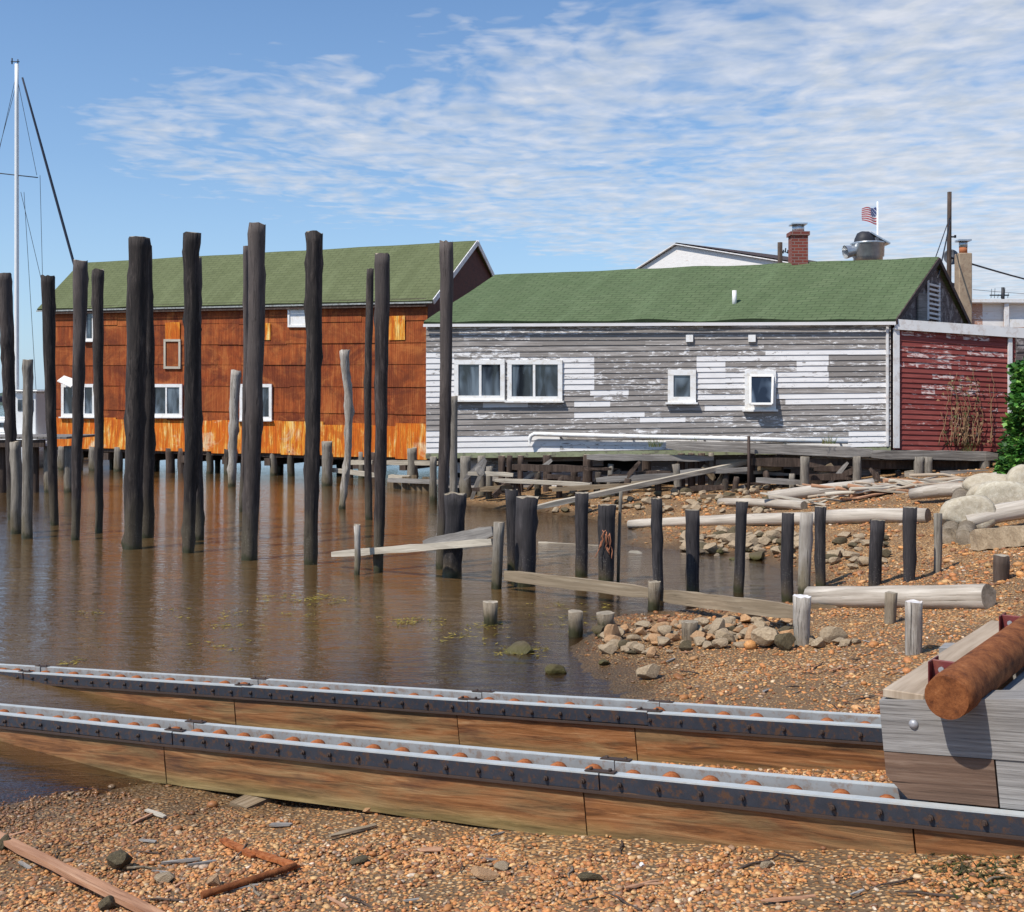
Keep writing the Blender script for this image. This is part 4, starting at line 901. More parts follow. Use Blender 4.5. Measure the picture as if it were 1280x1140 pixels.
for (x0,y0,x1,y1,Y,w,h,mt,l) in ((640,584,735,586,26.9,.1,.16,'brown','dark crossbeam behind the white board'),(745,600,850,594,26.5,.1,.14,'greyboard','grey crossbeam between the middle brown piers'),(690,612,790,606,26.2,.12,.1,'sunkboard','stained timber lying low left of the sloping plank'),
  (840,612,905,609,25.9,.1,.12,'brown','brown timber lying behind the sloping plank end'),(850,590,935,587,26.2,.08,.12,'greyboard','short grey crossbeam left of the upright rod'),(945,600,1003,603,25.8,.1,.12,'greyboard','grey rail left of the first walkway post'),(1010,597,1070,595,25.7,.1,.14,'brown','brown crossbeam between the first two walkway posts'),
  (1076,604,1146,600,25.6,.09,.12,'greyboard','grey crossbeam right of the second walkway post'),(1166,600,1228,604,25.5,.1,.12,'brown','brown crossbeam left of the last walkway post'),(655,600,690,575,27.0,.08,.09,'greyboard','grey brace slanting up right behind the white board'),(770,612,800,577,26.5,.08,.09,'brown','brown brace slanting up in the middle of the pier'),
  (1030,612,1060,578,25.7,.07,.09,'greyboard','grey brace slanting up under the walkway'),(875,620,985,626,24.8,.14,.1,'sunkboard','stained timber lying along the top of the bank'),(600,612,640,609,27.2,.1,.12,'sunkboard','low stained rail at the waterline beside the bulkhead')):
    plank(x0,y0,x1,y1,Y,Y-.15,w,h,mt,l,name='timber',cat='timber',seg=6,amp=.01)
for i in range(40):
    x = rv.uniform(590,1230); y = rv.uniform(585,615) if x < 1000 else rv.uniform(583,603); Y = 27.6-(x-590)/640*2.3+rv.uniform(-.5,.2); L = rv.uniform(18,60); dy = rv.uniform(-3,3) if rv.random() < .6 else rv.uniform(-22,22)
    if abs(dy) > 6: L = rv.uniform(8,22)
    plank(x-L/2,y-dy/2,x+L/2,y+dy/2,Y,Y+rv.uniform(-.2,.2),rv.uniform(.05,.12),rv.uniform(.06,.16),rv.choice(['brown','greyboard','sunkboard','brown','driftboard']),'loose old timber in the tangle under the pier',group='loose timbers under the pier',name='timber',cat='timber',seg=5,amp=.01)
# boards heaped in the shade under the shed
for i,(x0,y0,x1,y1) in enumerate(((1098,596,1190,600),(1100,605,1180,604),(1180,592,1236,600),(1175,603,1240,608),(1085,612,1170,614))):
    plank(x0,y0,x1,y1,26.6,26.3,.2,.12,'driftboard','old board lying in the shade under the red shed',group='boards under the shed',name='board',cat='board')
mb = MB(); a = V(XA[0]-.2,26.9,0.2); b = V(XB[0],27.2,.2); mb.face([a,b,b+V(0,0,1.15),a+V(0,0,1.15)]); mb.build('under_floor_shade', MT['floorshade'], ann)  # black sheet below the shed, standing in for the shade there

# ================================================================ SLIPWAY
A_ = V(1,-.633,.108); A_.normalize(); Cc = V(.535,.845,0).normalized(); Nn = A_.cross(Cc); Nn.normalize(); R0_ = V(0,5.94,.61)
def SP(s, c, n): return R0_+A_*s+Cc*c+Nn*n
def slip(off, s0, s1, lab, joints, nroll0):
    o = thing('slipway_track', lab, 'slipway track', SP(0,off+.13,-.2), 'slipway tracks')
    js = [s0]+list(joints)+[s1]
    for i in range(len(js)-1):
        a, b = js[i]+.004, js[i+1]-.004; mb = MB(); N = 14; R2 = random.Random(i+int(off*10)+3); i0 = len(mb.v); hs = (-.082,-.12,-.2,-.30,-.352)
        tp = .0
        prof = [(.005,-.082),(.008,-.2),(.012,-.348),(.24,-.35),(.243,-.2),(.245,-.082)]; foots = [1,.55,0,0,.55,1]
        ft = []
        for k in range(N+1):
            s = a+(b-a)*k/N
            for q,(c, h) in enumerate(prof): mb.v.append(tuple(SP(s, off+c+R2.uniform(-.003,.003), h+R2.uniform(-.003,.003)))); ft.append(foots[q])
        oo = R2.uniform(0,20); n = len(prof); acc = [0,.118,.266,.5,.65,.77,1.0]
        for k in range(N):
            for q in range(n):
                A1 = i0+k*n+q; B1 = i0+k*n+(q+1) % n
                u0 = oo+(b-a)*k/N; u1 = oo+(b-a)*(k+1)/N
                mb.fi([A1, A1+n, B1+n, B1], [(u0,acc[q]),(u1,acc[q]),(u1,acc[q+1]),(u0,acc[q+1])])
        mb.fi([i0+q for q in range(n)]); mb.fi([i0+N*n+q for q in reversed(range(n))])
        t = mb.build('timber', MT['rail'], o); fa = t.data.attributes.new('foot','FLOAT','POINT'); fa.data.foreach_set('value', ft)
    mb = MB(); mb.box(SP((s0+s1)/2, off-.004, -.088), A_*(s1-s0)/2, Cc*.012, Nn*.006); mb.build('edge_strip', MT['bolt'], o)
    cuts_ = [s0]+[x+.1 for x in joints if not (off == 0 and x > 2)]+[s1]; R3 = random.Random(int(off*7)+1); f_ = MB(); k_ = MB(); fl_ = MB()
    for q_ in range(len(cuts_)-1):   # bars come in lengths that never quite line up
        L = (cuts_[q_+1]-cuts_[q_])/2-.003; m_ = (cuts_[q_+1]+cuts_[q_])/2; dc = R3.uniform(-.004,.004); dn = R3.uniform(-.003,.003); tw = A_*L+Cc*R3.uniform(-.004,.004)+Nn*R3.uniform(-.003,.003)
        f_.box(SP(m_, off+.003+dc, -.04+dn), tw, Cc*.006, Nn*.038, m=0); f_.box(SP(m_, off+.024+dc, dn), tw, Cc*.026, Nn*.006, m=1)
        tw2 = A_*L+Cc*R3.uniform(-.004,.004)+Nn*R3.uniform(-.003,.003)
        k_.box(SP(m_, off+.182+dc, -.026+dn), tw2, Cc*.006, Nn*.042, m=2); k_.box(SP(m_, off+.198+dc, .016+dn), tw2, Cc*.019, Nn*.004, m=1)
        fl_.box(SP(m_, off+.10, -.078), A_*L, Cc*.09, Nn*.004)
    f_.build('front_bar', [MT['steelbar'],MT['steeltop']], o); k_.build('back_bar', [MT['steelbar'],MT['steeltop'],MT['steelin']], o); fl_.build('channel_floor', MT['steelbar'], o)
    mb = MB(); rr2 = .048; ring = []
    for k in range(14): a_ = 2*PI*k/14; ring.append((math.cos(a_), math.sin(a_)))
    N = 5; i0 = 0
    for w_, rs_ in ((-.042,.6),(-.038,.86),(-.02,1),(.02,1),(.038,.86),(.042,.6)):
        for (x, z) in ring: mb.v.append(tuple(SP(0, off+.118+w_, -.044)+A_*x*rr2*rs_+Nn*z*rr2*rs_))
    for k in range(5):
        for q in range(14): q2 = (q+1) % 14; mb.fi([k*14+q, (k+1)*14+q, (k+1)*14+q2, k*14+q2], None, smooth=True)
    mb.fi(list(reversed(range(14)))[::-1]); mb.fi([5*14+q for q in range(14)][::-1])
    r0 = mb.build('roller', MT['rustroll'], o)
    mb = MB(); c0 = SP(0, off-.004, -.042); mb.tube([c0, c0-Cc*.014], [.014,.012], 6); mb.tube([c0-Cc*.014, c0-Cc*.024], .007, 6); b0 = mb.build('axle_bolt', MT['bolt'], o)
    st = .213; n0 = int((s0+.1)/st)+1; s = n0*st; first = True
    while s < s1-.05:
        for src in (r0, b0):
            if first: c = src
            else: c = src.copy(); C.objects.link(c); c.parent = o
            c.location = A_*(s+(R_.uniform(-.007,.007)))+Nn*(R_.uniform(-.009,.004) if src is r0 else R_.uniform(-.003,.003))+(Cc*R_.uniform(-.006,.006) if src is r0 else V(0,0,0))
        first = False; s += st
    # splice plates where the bars are joined
    for sj in [j_ for j_ in joints if not (off == 0 and j_ > 2)]:
        sj += .1
        for cc in (.026,.20):
            mb = MB(); mb.box(SP(sj, off+cc, .010 if cc < .1 else .023), A_*.085, Cc*.02, Nn*.003)
            for d in (-.055,.055): mb.tube([SP(sj+d, off+cc, .014), SP(sj+d, off+cc, .026 if cc < .1 else .036)], .009, 6)
            mb.build('splice_plate', MT['steelbar' if False else 'bolt'], o)
    return o
slip(0, -9.6, 3.6, 'nearer slipway track of rust stained timber, steel bars and orange rollers', (-5.1,-2.75,.42,2.05), 0)
slip(1.242, -11.5, 4.2, 'farther slipway track of rust stained timber, steel bars and orange rollers', (-6.2,-3.4,-1.25,.1,1.7), 0)
# cross ties under the tracks
k = 0
for (s, l) in ((-3.2,'wet tie end poking out left, by the bend of the waterline'),(-1.95,'wet tie end poking out under the near track, left of middle'),(-.05,'tan tie end poking out below the middle of the near track'),(1.2,None),(2.0,None)):
    mb = MB(); mb.wobbeam(SP(s,-.12 if s < 1 else .3,-.40), SP(s+.05,1.6,-.40), .2, .1, seg=6, amp=.005, seed=int(s*9))
    mb.build; o = mb.build('tie', MT['sunkboard'], None, SP(s,.6,-.4)); tag(o, l or ('flat tie between the tracks close to the cradle' if s > 1.5 else 'flat tie between the tracks right of the middle'), 'tie', 'ties under the slipway')

# ================================================================ CRADLE
S0 = 1.94; base = SP(S0+1.0, .13, 0)
cr = thing('boat_cradle', 'heavy grey timber slipway cradle with a rusty pipe lying across it', 'cradle', base); H1, H2 = .205, .43
def blk(name, s0, s1, c0, c1, n0, n1, mat, cham=0, n1b=None, bevel=.006):
    """a timber along the track; cham cuts its lower left corner"""
    n1b = n1 if n1b is None else n1b; mb = MB(); pr = [(s0+cham, n0),(s1, n0),(s1, n1b),(s0, n1)]
    if cham: pr = [(s0+cham, n0),(s1,n0),(s1,n1b),(s0,n1),(s0,n0+cham*1.1)]
    f = [SP(s,c0,n) for s,n in pr]; b_ = [SP(s,c1,n) for s,n in pr]; i = len(mb.v)
    o = R_.uniform(0,9)
    mb.face(f, [(s+o,n) for s,n in pr]); mb.face(list(reversed(b_)), [(s+o,n) for s,n in reversed(pr)])
    for k in range(len(pr)):
        a, b = k, (k+1) % len(pr); L = (f[a]-f[b]).length; mb.face([f[b],f[a],b_[a],b_[b]], [(o,3),(o+L,3),(o+L,3+abs(c1-c0)),(o,3+abs(c1-c0))])
    return mb.build(name, MT[mat], cr)
blk('upper_timber', S0, S0+2.6, .06, .24, H1+.003, H2, 'cradle', 0, H2+.16)
blk('lower_timber', S0, S0+.455, .063, .24, .007, H1, 'cradlebrown', .085)
blk('lower_timber', S0+.462, S0+2.6, .066, .24, .004, H1, 'cradle')
blk('upper_timber', S0, S0+2.6, 1.30, 1.46, H1+.003, H2, 'cradle', 0, H2+.1)
blk('lower_timber', S0, S0+2.6, 1.303, 1.46, .004, H1, 'cradlebrown', .08)
C2 = V(.593,.805,0).normalized(); A2 = V(C2.y,-C2.x,0)     # across the cradle, level
O0 = SP(S0, .06, H2)
def CP(a, c, z): return O0+C2*c+A2*a+V(0,0,z)
def cbox(name, a0,a1,c0,c1,z0,z1,mat,par=None,m='m'):
    mb = MB(); mb.box(CP((a0+a1)/2,(c0+c1)/2,(z0+z1)/2), C2*((c1-c0)/2), A2*((a1-a0)/2), V(0,0,(z1-z0)/2)); return mb.build(name, MT[mat], par or cr, bevel=.004)
cbox('top_board', .01, .19, .02, 1.95, .012, .05, 'decktop')
cbox('cross_timber', .02, .20, .2, 1.95, -.18, .008, 'cradle')
cbox('cross_timber', .42, .62, .2, 1.95, -.16, .03, 'cradle')
cbox('cross_timber', .85, 1.05, .2, 1.95, -.16, .05, 'cradle')
cbox('angle_iron', .192, .2, .06, 1.9, .004, .085, 'maroon'); cbox('angle_iron', .2, .26, .06, 1.9, .004, .012, 'maroon')
for c_ in (.20, 1.50):
    b_ = cbox('bracket', .17, .34, c_, c_+.012, .04, .17, 'maroon'); mb = MB(); mb.tube([CP(.215,c_-.002,.13), CP(.215,c_-.014,.13)], .013, 8); mb.build('bolt', MT['zincbolt'], b_)
    cbox('bracket', .168, .175, c_-.05, c_+.10, .0, .17, 'maroon')
mb = MB(); p0 = CP(.33,-.15,.095); p1 = CP(.38,2.6,.14); R2 = random.Random(5)
N = 26; pts = [p0.lerp(p1,k/N) for k in range(N+1)]; rad = [.097+.0*k for k in range(N+1)]; rad[0] = .09
mb.tube(pts, rad, 28, True, rough=.012, seed=3, lump=.02); mb.build('rusty_pipe', MT['rustpipe'], cr)
mb = MB(); c0 = SP(S0+.14, .06, .335); mb.tube([c0, c0-Cc*.006, c0-Cc*.012, c0-Cc*.016], [.021,.020,.014,.006], 12); mb.build('bolt_head', MT['zincbolt'], cr)
for i,(s,nn) in enumerate(((S0+.62,.3),(S0+.95,.12))):
    mb = MB(); c0 = SP(s,.064,nn); mb.tube([c0,c0-Cc*.01],.012,8); mb.build('bolt_head', MT['bolt'], cr)

# ================================================================ STONES
def stone_mesh(seed, ang=1.0, flat=.6, sub=3):
    bm_ = __import__('bmesh').new(); __import__('bmesh').ops.create_icosphere(bm_, subdivisions=sub, radius=1)
    R2 = random.Random(seed); cuts = [(V(R2.gauss(0,1),R2.gauss(0,1),R2.gauss(0,1)).normalized(), R2.uniform(.45,.8)) for _ in range(int(13*ang))]
    for v in bm_.verts:
        p = v.co.copy()
        for (n_, d) in cuts:
            e = p.dot(n_)-d
            if e > 0: p -= n_*e*.97
        p *= 1+.05*noise.noise(p*2.2+V(seed,0,0))+.03*noise.noise(p*6+V(seed,0,0)); p.z *= flat; v.co = p
    me = bpy.data.meshes.new('stone'); bm_.to_mesh(me); bm_.free()
    for p in me.polygons: p.use_smooth = True
    me.set_sharp_from_angle(angle=math.radians(24 if ang > .9 else 60)); return me
SM = {}
def stone(px, py, wpx, hpx, mat, label, group=None, name='stone', seed=None, ang=1.0, Y=None, depth=.8, rz=None, sink=.25, water=False, p=None):
    b = p if p is not None else (hit(px, py, True) if Y is None else at(px, py, Y)); seed = (R_.randrange(1,9)) if seed is None else seed; k = (seed, mat, ang)
    if k not in SM: SM[k] = stone_mesh(seed, ang); SM[k].materials.append(MT[mat])
    o = bpy.data.objects.new(name, SM[k]); C.objects.link(o); sx = wpx/2/F*b.y*1.12; sz = hpx/2/F*b.y/.6*1.15
    o.scale = (sx, sx*depth, sz); o.rotation_euler = (R_.uniform(-.15,.15), R_.uniform(-.15,.15), 0 if rz == 0 else R_.uniform(-.5,.5)); 
    o.location = V(b.x, b.y+sx*depth*.4, gz(b.x,b.y)+sz*.6*(1-sink) if Y is None else b.z+sz*.5); WO[o.name] = o.location.copy()
    return tag(o, label, 'stone', group)
HP = 'stones in the low heap at the water'
for (x,y,w,h,m,l) in ((882,781,0,0,'rock',None),(940,780,34,19,'rockor','orange brown rounded stone at the top right of the heap'),(897,797,28,24,'rock','blocky tan stone in the middle of the heap'),
   (766,806,22,26,'rockor','pointed orange stone at the left end of the heap'),(812,852,32,20,'rock','single tan stone on wet sand in front of the heap'),(815,824,17,14,'rockor','small bright orange stone at the front of the heap'),(941,806,26,24,'rockor','leaning orange stone beside the grey blocks'),
   (960,812,42,26,'rock','broad grey tan stone in the right part of the heap'),(983,814,26,24,'rockdark','flat grey stone left of the split stump'),(1024,812,22,16,'rock','stone just right of the split stump'),(1045,805,34,22,'rock','grey stone in the shade right of the split stump')):
    if l: stone(x,y,w,h,m,l,HP)
rv = random.Random(8)
for i in range(125):
    t = rv.random(); x = 745+t*250; y = 781+rv.uniform(0,40)*(1-.35*t)+ (1-t)*4; w = rv.uniform(10,30)
    stone(x,y,w*.85,w*rv.uniform(.35,.6),rv.choice(['rock','rock','rockor','rock','rockdark']),'loose angular stone in the low heap at the water','loose stones of the low heap' , seed=rv.randrange(1,12))
for i in range(10):
    stone(1010+rv.uniform(0,70),796+rv.uniform(0,18),rv.uniform(10,24),rv.uniform(7,12),'rock','small stone scattered right of the split stump','stones right of the stump',seed=rv.randrange(1,12))
RB_ = 'rubble along the far edge of the inlet'
for i in range(230):
    if i < 90: x = rv.uniform(855,1010); y = rv.uniform(670,703)-(x-855)*.02
    elif i < 200: x = rv.uniform(690,975); y = rv.uniform(612,645)
    else: x = rv.uniform(1035,1110); y = rv.uniform(672,715)
    w = rv.uniform(8,26) if i < 90 or i > 199 else rv.uniform(7,16)
    stone(x,y,w,w*rv.uniform(.4,.65),rv.choice(['rock','rock','rock','rockdark']),'angular stone in the rubble along the far edge of the inlet' if i < 90 else ('small stone on the bank under the pier' if i < 200 else 'stone between the dark posts on the beach'), RB_ if i < 90 else ('bank stones' if i < 200 else 'stones between the posts'),seed=rv.randrange(1,12))
stone(800,660,32,11,'rockpale','flat pale stone at the edge of the inlet') if False else None
stone(797,693,34,11,'rockpale','flat pale stone at the water behind the thin stake')
stone(872,692,24,12,'rock','rounded stone beside the bluish black post')
stone(648,818,54,27,'rockdark','dark weedy stone in the shallows, largest there',rz=0)
stone(696,843,27,16,'rockdark','small brown stone just behind the far track')
stone(510,775,27,26,'rockdark','mossy dark stone in the water below the tall corner pile')
stone(396,757,22,15,'rockdark','weed covered stone in the water below the thick straight pile')
stone(634,772,14,12,'rockdark','little dark stone beside the lone stump')
stone(756,832,18,8,'rockdark','dark pebble sized stone on the wet sand')
# pale boulders on the right bank
BG = 'pale boulders at the right edge'
for (x,y,w,h,Y,l) in ((1216,665,66,44,16.5,'smooth pale boulder at the left of the bank'),(1262,652,70,50,17.5,'large pale boulder at the right edge of the bank'),(1250,625,74,32,18.5,'tan boulder at the top of the bank'),(1232,640,40,34,17.8,'pale boulder wedged behind the smooth one'),(1290,630,60,48,18,'boulder cut by the right edge of the bank')):
    stone(x,y,w,h,'rockpale',l,BG,name='boulder',Y=Y,ang=.45,depth=.75)
mb = MB(); a, b = hit(1222,688), hit(1320,680); a.z += .12; b.z += .14; mb.wobbeam(a,b,.35,.27,seg=8,amp=.015,seed=4); tag(mb.build('stone_slab', MT['rock'], None, (a+b)/2),'long tan stone slab lying below the gnarled log','stone')
for (x,w) in ((1173,0),(1128,0)): pass

# ---- foreground litter
def litter(x0,y0,x1,y1,w,h,mat,name,label,cat,seg=8,amp=.005,dz=.0):
    a, b = hit(x0,y0), hit(x1,y1); a.z += h/2+dz; b.z += h/2+dz; mb = MB(); mb.wobbeam(a,b,w,h,seg=seg,amp=amp,seed=int(x0+7)); return tag(mb.build(name, MT[mat], None, (a+b)/2), label, cat)
litter(-60,1022,205,1160,.062,.026,'redplank','plank','long rusty tan plank lying on the pebbles in the bottom left corner','plank',12,.004,.012)
litter(278,1057,318,1076,.045,.018,'rustroll','scrap_iron','upper flat piece of rusted scrap iron on the pebbles','scrap iron',4,.004,.012)
litter(316,1074,372,1093,.04,.02,'rustroll','scrap_iron','second flat rusted bar meeting the rusted pipe','scrap iron',5,.003,.015)
a, b = hit(252,1128), hit(370,1093); a.z += .022; b.z += .03; mb = MB(); mb.tube([a.lerp(b,k/8) for k in range(9)], .016, 12, rough=.05); tag(mb.build('rusted_pipe', MT['rustpipe'], None, (a+b)/2), 'short dark rusted pipe lying on the pebbles', 'pipe')
litter(202,1083,250,1081,.018,.012,'greyboard','stick','thin grey stick between the dark stone and the rusted pipe','stick',4,.002,.012)
litter(412,1052,470,1036,.03,.014,'stump' if False else 'sunkboard','stick','flat brown splinter of wood below the near track','stick',4,.003,.012)
litter(183,1018,206,1026,.03,.012,'driftboard','chip','pale wood chip lying on the pebbles near the left','wood chip',3,.003,.012)
litter(525,1070,552,1066,.05,.01,'redplank','chip','reddish flake of wood below the middle of the near track','wood chip',3,.003,.01)
litter(338,1035,364,1037,.04,.01,'greyboard','chip','grey flake of wood under the near track','wood chip',3,.003,.01)
FG = []
for (x,y,w,h,m,l) in ((148,1091,36,22,'rockdark','dark brown rock on the pebbles right of the tan plank'),(266,1114,26,17,'rockor','golden yellow stone beside the rusted pipe'),(605,1102,42,14,'rockor','flat bright orange stone at the bottom middle'),(628,1092,24,10,'rock','flat tan stone behind the orange one'),(740,1104,32,10,'rockdark','flat olive stone at the bottom right of middle'),(462,1018,22,13,'rockor','pinkish tan stone lying against the near track'),(4,1065,22,20,'rockdark','mossy stone cut by the left edge'),(132,1142,28,18,'rockdark','dark lump of stone at the lower end of the tan plank'),(448,1082,26,8,'rockdark','flat slate grey stone'),(960,1090,20,9,'rock','small flat stone near the right'),(206,1106,30,12,'rock','flat tan stone left of the golden one')):
    stone(x,y,w,h,m,l)
g = hit(803,1087); o = stone(803,1087,9,7,'rockpale','small white shell on the pebbles',name='shell'); o['category'] = 'shell'; o.data = o.data.copy(); o.data.materials[0] = MT['white']

rv = random.Random(77); proto = []
for k in range(5):
    mb = MB(); L = .035+.012*k
    if k % 2: mb.wobbeam(V(-L,0,0), V(L,.004*k,0), .016, .007, seg=4, amp=.002, seed=k)
    else: mb.tube([V(-L,0,0), V(-L*.3,.008,.002), V(L*.4,-.004,0), V(L,.006,0)], [.005,.005,.004,.002], 6)
    proto.append(mb)
pm = []
for i in range(90):
    if i < 60: x, y = rv.uniform(0,1270), rv.uniform(1015,1135)
    else: x, y = rv.uniform(830,1140), rv.uniform(800,890)
    p = hit(x,y)
    if p.z < .03 or abs((p.x*.633+p.y-5.94)/1.183-.12) < .2: continue
    k = i % 5
    if k >= len(pm):
        o = proto[k].build('twig', MT[['driftlog','greyboard','stump','redplank','brown'][k]], None, (0,0,0)); pm.append(o)
    else: o = pm[k].copy(); C.objects.link(o)
    o.location = p+V(0,0,.012); o.rotation_euler = (rv.uniform(-.15,.15),rv.uniform(-.12,.12),rv.uniform(0,6.3)); s = rv.uniform(.6,1.5); o.scale = (s*1.2,s,s)
    tag(o, 'small twig or bark chip lying on the pebbles', 'twig', 'twigs and chips on the pebbles')
# ---- floating weed: a scatter nobody could count
mb = MB(); rv = random.Random(40)
for (cx,cy,sx,sy,n) in ((395,750,45,10,300),(510,778,30,7,260),(360,748,60,8,120),(285,785,26,6,120),(650,815,42,8,260),(612,783,16,5,140),(110,770,40,6,60),(250,810,60,10,60),(90,828,12,3,60),(690,775,50,14,160),(560,790,60,16,110),(300,765,120,10,140),(700,760,40,8,80),(620,800,60,8,80)):
    for i in range(int(n*.5)):
        p = hit(rv.gauss(cx,sx/2), rv.gauss(cy,sy/2)) if rv.random() < .25 or i == 0 else last+V(rv.gauss(0,.05),rv.gauss(0,.05),0); last = p
        if gz(p.x,p.y) > .01: continue
        a = rv.uniform(0,6.3); L = rv.uniform(.012,.05); d = V(math.cos(a),math.sin(a),0)*L; e = V(-d.y,d.x,0)*.25; z = V(0,0,.006+rv.uniform(0,.012))
        q = V(p.x,p.y,0); mb.face([q-d+z, q+e+z, q+d+z*1.5, q-e+z], None, rv.choice([(.32,.25,.04),(.20,.16,.03),(.12,.09,.02),(.42,.32,.06)]))
tag(mb.build('seaweed', MT['leaf'], None, (0,10,0)), 'yellow brown seaweed scraps floating in the shallows', 'seaweed', kind='stuff')
mb = MB()
for i in range(420):
    x = rv.gauss(1225,38); y = rv.gauss(1095,16)
    if y > 1138 or x > 1300: continue
    p = hit(x,y); L = rv.uniform(.01,.04); a_ = rv.uniform(0,6.3); d = V(math.cos(a_),math.sin(a_),rv.uniform(-.1,.5))*L; e = V(-d.y,d.x,0)*.2; mb.face([p-d*.2-e+V(0,0,.006), p-d*.2+e+V(0,0,.006), p+d+V(0,0,.012)], None, rv.choice([(.06,.075,.02),(.10,.10,.03),(.05,.045,.02),(.14,.12,.05)]))
tag(mb.build('dried_weed', MT['leaf'], None, hit(1225,1095)), 'dark green weed strewn on the beach in the bottom right corner', 'seaweed', kind='stuff')
# ================================================================ LEFT: DOCK AND BOATS
dk = thing('dock', 'low wooden dock at the left edge in front of the moored sailboat', 'dock', at(20,620,31)); mb = MB()
for i in range(26): mb.box(V(at(-90,546,31).x+i*.16, 31.6+0*i, 1.52), (.072,0,0), (0,1.2,0), (0,0,.03))
mb.build('deck_boards', MT['greyboard'], dk); mb = MB(); mb.beam(at(-110,552,30.5)-V(0,0,.05), at(56,552,30.5)-V(0,0,.05), .1, .2); mb.build('edge_beam', MT['brown'], dk)
for (px,w) in ((-30,13),(5,15),(46,9),(63,12),(88,12)):
    b = at(px,620,31); mb = MB(); r = w/2/F*31; top = 1.4 if px < 60 else 1.28
    mb.tube([V(b.x,30.9,-.6+k*(top+.6)/8) for k in range(9)], r, 12, rough=.05, seed=px); mb.build('dock_post', MT['brown'] if px < 60 else MT['grey'], dk)
def hull(name, parent, L, B, H, zb, mat, org, ang, stripe=None):
    mb = MB(); n = 20; prof = []
    for k in range(n+1):
        t = k/n; b = B*(1-(max(0,t-.45)/.55)**2.2)*(.72+.28*min(1,t/.3)); sh = H*(1+.28*(t-.35)**2*2); x = (t-.5)*L
        ring = [(x,-b,sh),(x,-b*.97,sh*.55),(x,-b*.8,0.1),(x,-b*.35,-.35),(x,0,-.45),(x,b*.35,-.35),(x,b*.8,.1),(x,b*.97,sh*.55),(x,b,sh)]; prof.append(ring)
    R = Matrix.Rotation(ang,3,'Z')
    for ring in prof:
        for p in ring: mb.v.append(tuple(R@V(*p)+org+V(0,0,zb)))
    for k in range(n):
        for q in range(8): a = k*9+q; mb.fi([a,a+9,a+10,a+1], None, smooth=True)
    for k in range(n): a = k*9; mb.fi([a,a+8,a+17,a+9])
    mb.fi(list(range(9))[::-1]); return mb.build(name, mat, parent)
so = at(20,560,48); so.z = 0
sb = thing('sailboat', 'white sailboat with a tall bare mast moored behind the dock', 'sailboat', so)
hull('hull', sb, 9.5, 1.5, 1.15, 0, MT['mast'], so+V(-.8,0,0), PI)
mb = MB(); mb.box(so+V(-.3,0,1.45), (1.9,0,0), (0,.8,0), (0,0,.3)); mb.box(so+V(-.5,0,1.78), (1.5,0,0), (0,.65,0), (0,0,.06)); cb = mb.build('cabin', MT['mast'], sb, bevel=.08)
for i in range(3):
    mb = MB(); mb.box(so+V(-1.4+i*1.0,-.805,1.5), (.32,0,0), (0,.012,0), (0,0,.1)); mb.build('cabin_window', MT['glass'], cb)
mt_ = at(21,80,48).z; mb = MB(); mx_ = so.x+.03; mb.tube([V(mx_,48,1.2+(mt_-1.2)*k/10) for k in range(11)], [.10-.02*k/10 for k in range(11)], 12); ms = mb.build('mast', MT['mast'], sb)
mb = MB(); mb.tube([V(mx_-.25,48,mt_+.1), V(mx_+.12,48,mt_+.1)], .02, 6); mb.tube([V(mx_-.2,48,mt_), V(mx_-.2,48,mt_+.25)], .03, 6); mb.tube([V(mx_+.05,48,mt_), V(mx_+.05,48,mt_+.2)], .025, 6); mb.build('masthead_fittings', MT['cable'], ms)
zs = at(21,219,48).z; mb = MB(); mb.tube([V(mx_-.95,48.1,zs+.12), V(mx_,48,zs), V(mx_+.95,47.9,zs-.12)], .022, 6); mb.build('spreader', MT['cable'], ms)
mb = MB(); top = at(28,97,48); bt = at(92,328,48); dr = (bt-top); bt2 = top+dr*((top.z-1.2)/(top.z-bt.z)); mb.tube([top.lerp(bt2,k/12) for k in range(13)], [.035+.025*math.sin(PI*min(1,(k+1)/12)) for k in range(13)], 8); mb.build('furled_sail', MT['sailcover'], sb)
for (x0,y0,x1,y1) in ((21,95,46,219),(50,219,53,340),(26,240,47,330),(20,95,-8,219),(22,100,-40,330),(-6,219,-4,470),(30,240,44,470)):
    mb = MB(); a = at(x0,y0,48); b = at(x1,y1,48); d = b-a; b = a+d*((a.z-1.2)/(a.z-b.z)) if y1 > 300 else b; mb.tube([a,b], .011, 4, cap=False); mb.build('stay', MT['cable'], sb)
mb = MB(); mb.tube([V(mx_,47.9,2.6), V(mx_-4.2,47.7,2.5)], .13, 10); mb.build('covered_boom', MT['sailcover'], sb)
mo = at(40,560,44); mo.z = 0
mbo = thing('motorboat', 'small white motorboat with a wheelhouse, between the sailboat and the rusty building', 'motorboat', mo)
hull('hull', mbo, 5.2, .95, .95, 0, MT['mast'], mo, PI*.55); mb = MB(); mb.box(mo+V(.1,0,1.9), (.42,0,0), (0,.8,0), (0,0,.95)); mb.box(mo+V(.1,0,2.9), (.52,0,0), (0,.95,0), (0,0,.04)); cb = mb.build('wheelhouse', MT['mast'], mbo, bevel=.04)
mb = MB(); mb.box(mo+V(.1,-.81,2.35), (.30,0,0), (0,.012,0), (0,0,.22)); mb.build('windscreen', MT['glass'], cb)

